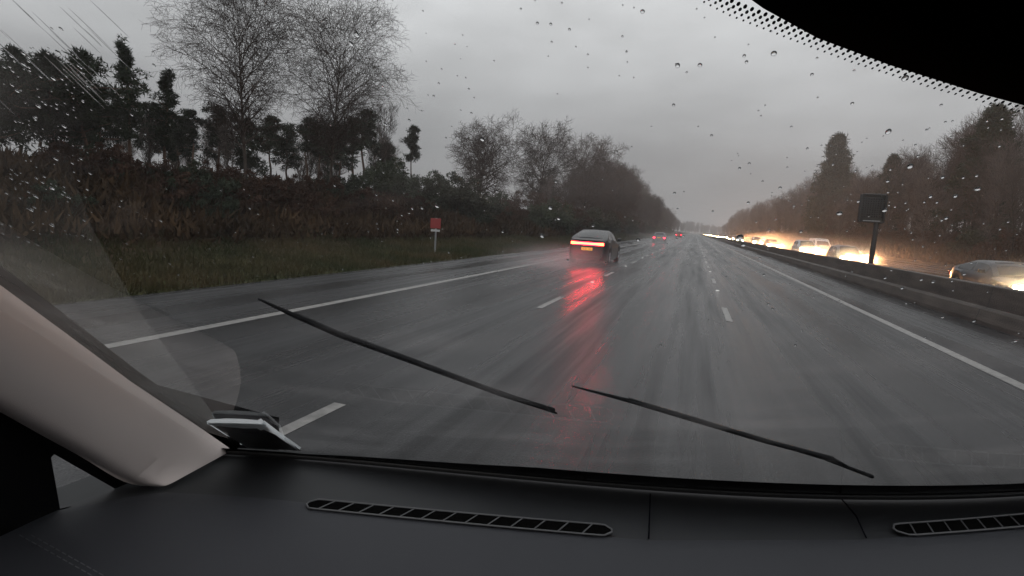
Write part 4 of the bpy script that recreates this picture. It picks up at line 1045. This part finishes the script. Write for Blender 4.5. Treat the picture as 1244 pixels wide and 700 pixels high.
# streaks where water runs at the top left
V, F = [], []
q = MB()
for i in range(34):
    x0, y0_ = rs.uniform(-60, 110), rs.uniform(-10, 90); L = rs.uniform(15, 60); P = []
    for k in range(5):
        h = glass_hit(x0 + k / 4 * L, y0_ + k / 4 * L * .95); P.append(tuple(h + np.array([0, .0006, .0009])))
    q.tube(P, [.00005, .00014, .00017, .00014, .00005], 6)
q2 = q.build('rain_streaks', M['water'], None, smooth=True); q2.location = (0, 0, EYE)
tag(q2, 'fine streaks of running water at the upper left of the windscreen', 'water streaks', kind='stuff')
# film on the glass: thin scattering layer, denser along the left edge and in wiper smears
def film_mat(lo, hi, col=(.75, .78, .76), fade=None):
    m = bpy.data.materials.new('glass_film'); m.use_nodes = True; n = m.node_tree.nodes; l = m.node_tree.links; n.clear()
    o = n.new('ShaderNodeOutputMaterial'); tr = n.new('ShaderNodeBsdfTransparent'); df = n.new('ShaderNodeBsdfTranslucent'); df.inputs[0].default_value = (*col, 1)
    t = n.new('ShaderNodeTexCoord'); mp_ = n.new('ShaderNodeMapping'); mp_.inputs['Rotation'].default_value = (0, 0, R(24)); mp_.inputs['Scale'].default_value = (4, 16, 4); l.new(t.outputs['Object'], mp_.inputs[0])
    x = n.new('ShaderNodeTexNoise'); x.inputs['Scale'].default_value = 1.0; x.inputs['Detail'].default_value = 4; l.new(mp_.outputs[0], x.inputs['Vector'])
    r = n.new('ShaderNodeMapRange'); r.inputs[1].default_value = .35; r.inputs[2].default_value = .7; r.inputs[3].default_value = lo; r.inputs[4].default_value = hi; r.clamp = True; l.new(x.outputs[0], r.inputs[0])
    if fade:
        sp = n.new('ShaderNodeSeparateXYZ'); l.new(t.outputs['Object'], sp.inputs[0]); fd = n.new('ShaderNodeMapRange'); l.new(sp.outputs[2], fd.inputs[0])
        fd.inputs[1].default_value, fd.inputs[2].default_value = fade; fd.inputs[3].default_value = 0; fd.inputs[4].default_value = 1
        mq = n.new('ShaderNodeMath'); mq.operation = 'MULTIPLY'; l.new(fd.outputs[0], mq.inputs[0]); l.new(r.outputs[0], mq.inputs[1]); r = mq
    mx = n.new('ShaderNodeMixShader'); l.new(r.outputs[0], mx.inputs[0]); l.new(tr.outputs[0], mx.inputs[1]); l.new(df.outputs[0], mx.inputs[2]); l.new(mx.outputs[0], o.inputs[0]); return m
rows = []
for px_t in np.linspace(0, 1, 24):
    pass
lim = [glass_hit(*p) for p in ((30, -40), (48, 60), (84, 200), (115, 285), (170, 380), (225, 455), (262, 508))]
ll = [edge_pt(v) for v in np.linspace(.9, .03, len(lim))]
rows = [[tuple(np.array([a[0] + (b[0] - a[0]) * t, a[1] + (b[1] - a[1]) * t, 0]) + np.array([0, 0, gz(a[0] + (b[0] - a[0]) * t, a[1] + (b[1] - a[1]) * t) + .0007])) for t in np.linspace(0, 1, 10)] for a, b in zip(ll, lim)]
fo = MB().grid(rows).build('left_pale_film', film_mat(.03, .06, fade=(float(glass_hit(84, 170)[2]), float(glass_hit(125, 320)[2]))), None, smooth=True, recalc=False); fo.location = (0, 0, EYE)
tag(fo, 'milky pale film along the left edge of the windscreen', 'water film', kind='stuff')
G2 = [[(p_[0], p_[1], p_[2] + .0004) for p_ in row] for row in G]
fo = MB().grid(G2).build('wiper_smear_film', film_mat(-.03, .04, (.8, .8, .82)), None, smooth=True, recalc=False); fo.location = (0, 0, EYE)
tag(fo, 'faint smears left by the wipers over the wiped part of the windscreen', 'water film', kind='stuff')

# ------------------------------------------------------------------ air
hz_ = MB().box((0, 1200, 27), (1800, 2480, 56.6)); ho = hz_.build('haze', volume_mat('haze_volume', (.93, .92, .93), .0008, .2)); tag(ho, 'rainy grey air fading the far trees and road', 'haze', kind='stuff')
def spray(name, c, s, dens, col, label, nz_=1.5):
    bm = bmesh.new(); bmesh.ops.create_icosphere(bm, subdivisions=3, radius=1); me = bpy.data.meshes.new(name); bm.to_mesh(me); bm.free()
    me.materials.append(volume_mat(name + '_volume', col, dens, .35, nz_)); o = link(bpy.data.objects.new(name, me)); o.location = c; o.scale = s; tag(o, label, 'spray', kind='stuff'); return o
spray('tyre_spray', (-5.5, 22.4, .1), (3.5, 5.4, 1.15), .5, (.95, .93, .94), 'cloud of fine spray thrown up behind the black saloon')
spray('far_spray', (-3.5, 66, .5), (5, 26, 1.8), .06, (.95, .93, .94), 'cloud of fine spray behind the second car ahead')
spray('oncoming_spray', (12.5, 95, .8), (4.6, 84, 2.4), .10, (.97, .93, .9), 'long bank of lit spray hanging over the oncoming traffic', 1.2)

for k_, (x, y, lab) in enumerate(((10.9, 21.5, 'added mist making a glow round the headlight at the right edge'), (10.7, 42.6, 'added mist making a glow round the headlights nearest the sign post'), (10.7, 58.2, 'added mist making a glow round the headlights in front of the white van'), (10.7, 83.4, 'added mist making a glow round the paired headlights nearer the road end'), (10.9, 103.5, 'added mist making a glow round the first of the distant headlights'), (10.9, 128, 'added mist making a glow round the distant headlights farther up the barrier'))):
    spray('added_glow_mist', (x, y - .3, .7), (2.6, 2.4, 1.25), .75, (.97, .93, .9), lab)  # dense puffs added at the lamps to give their glow
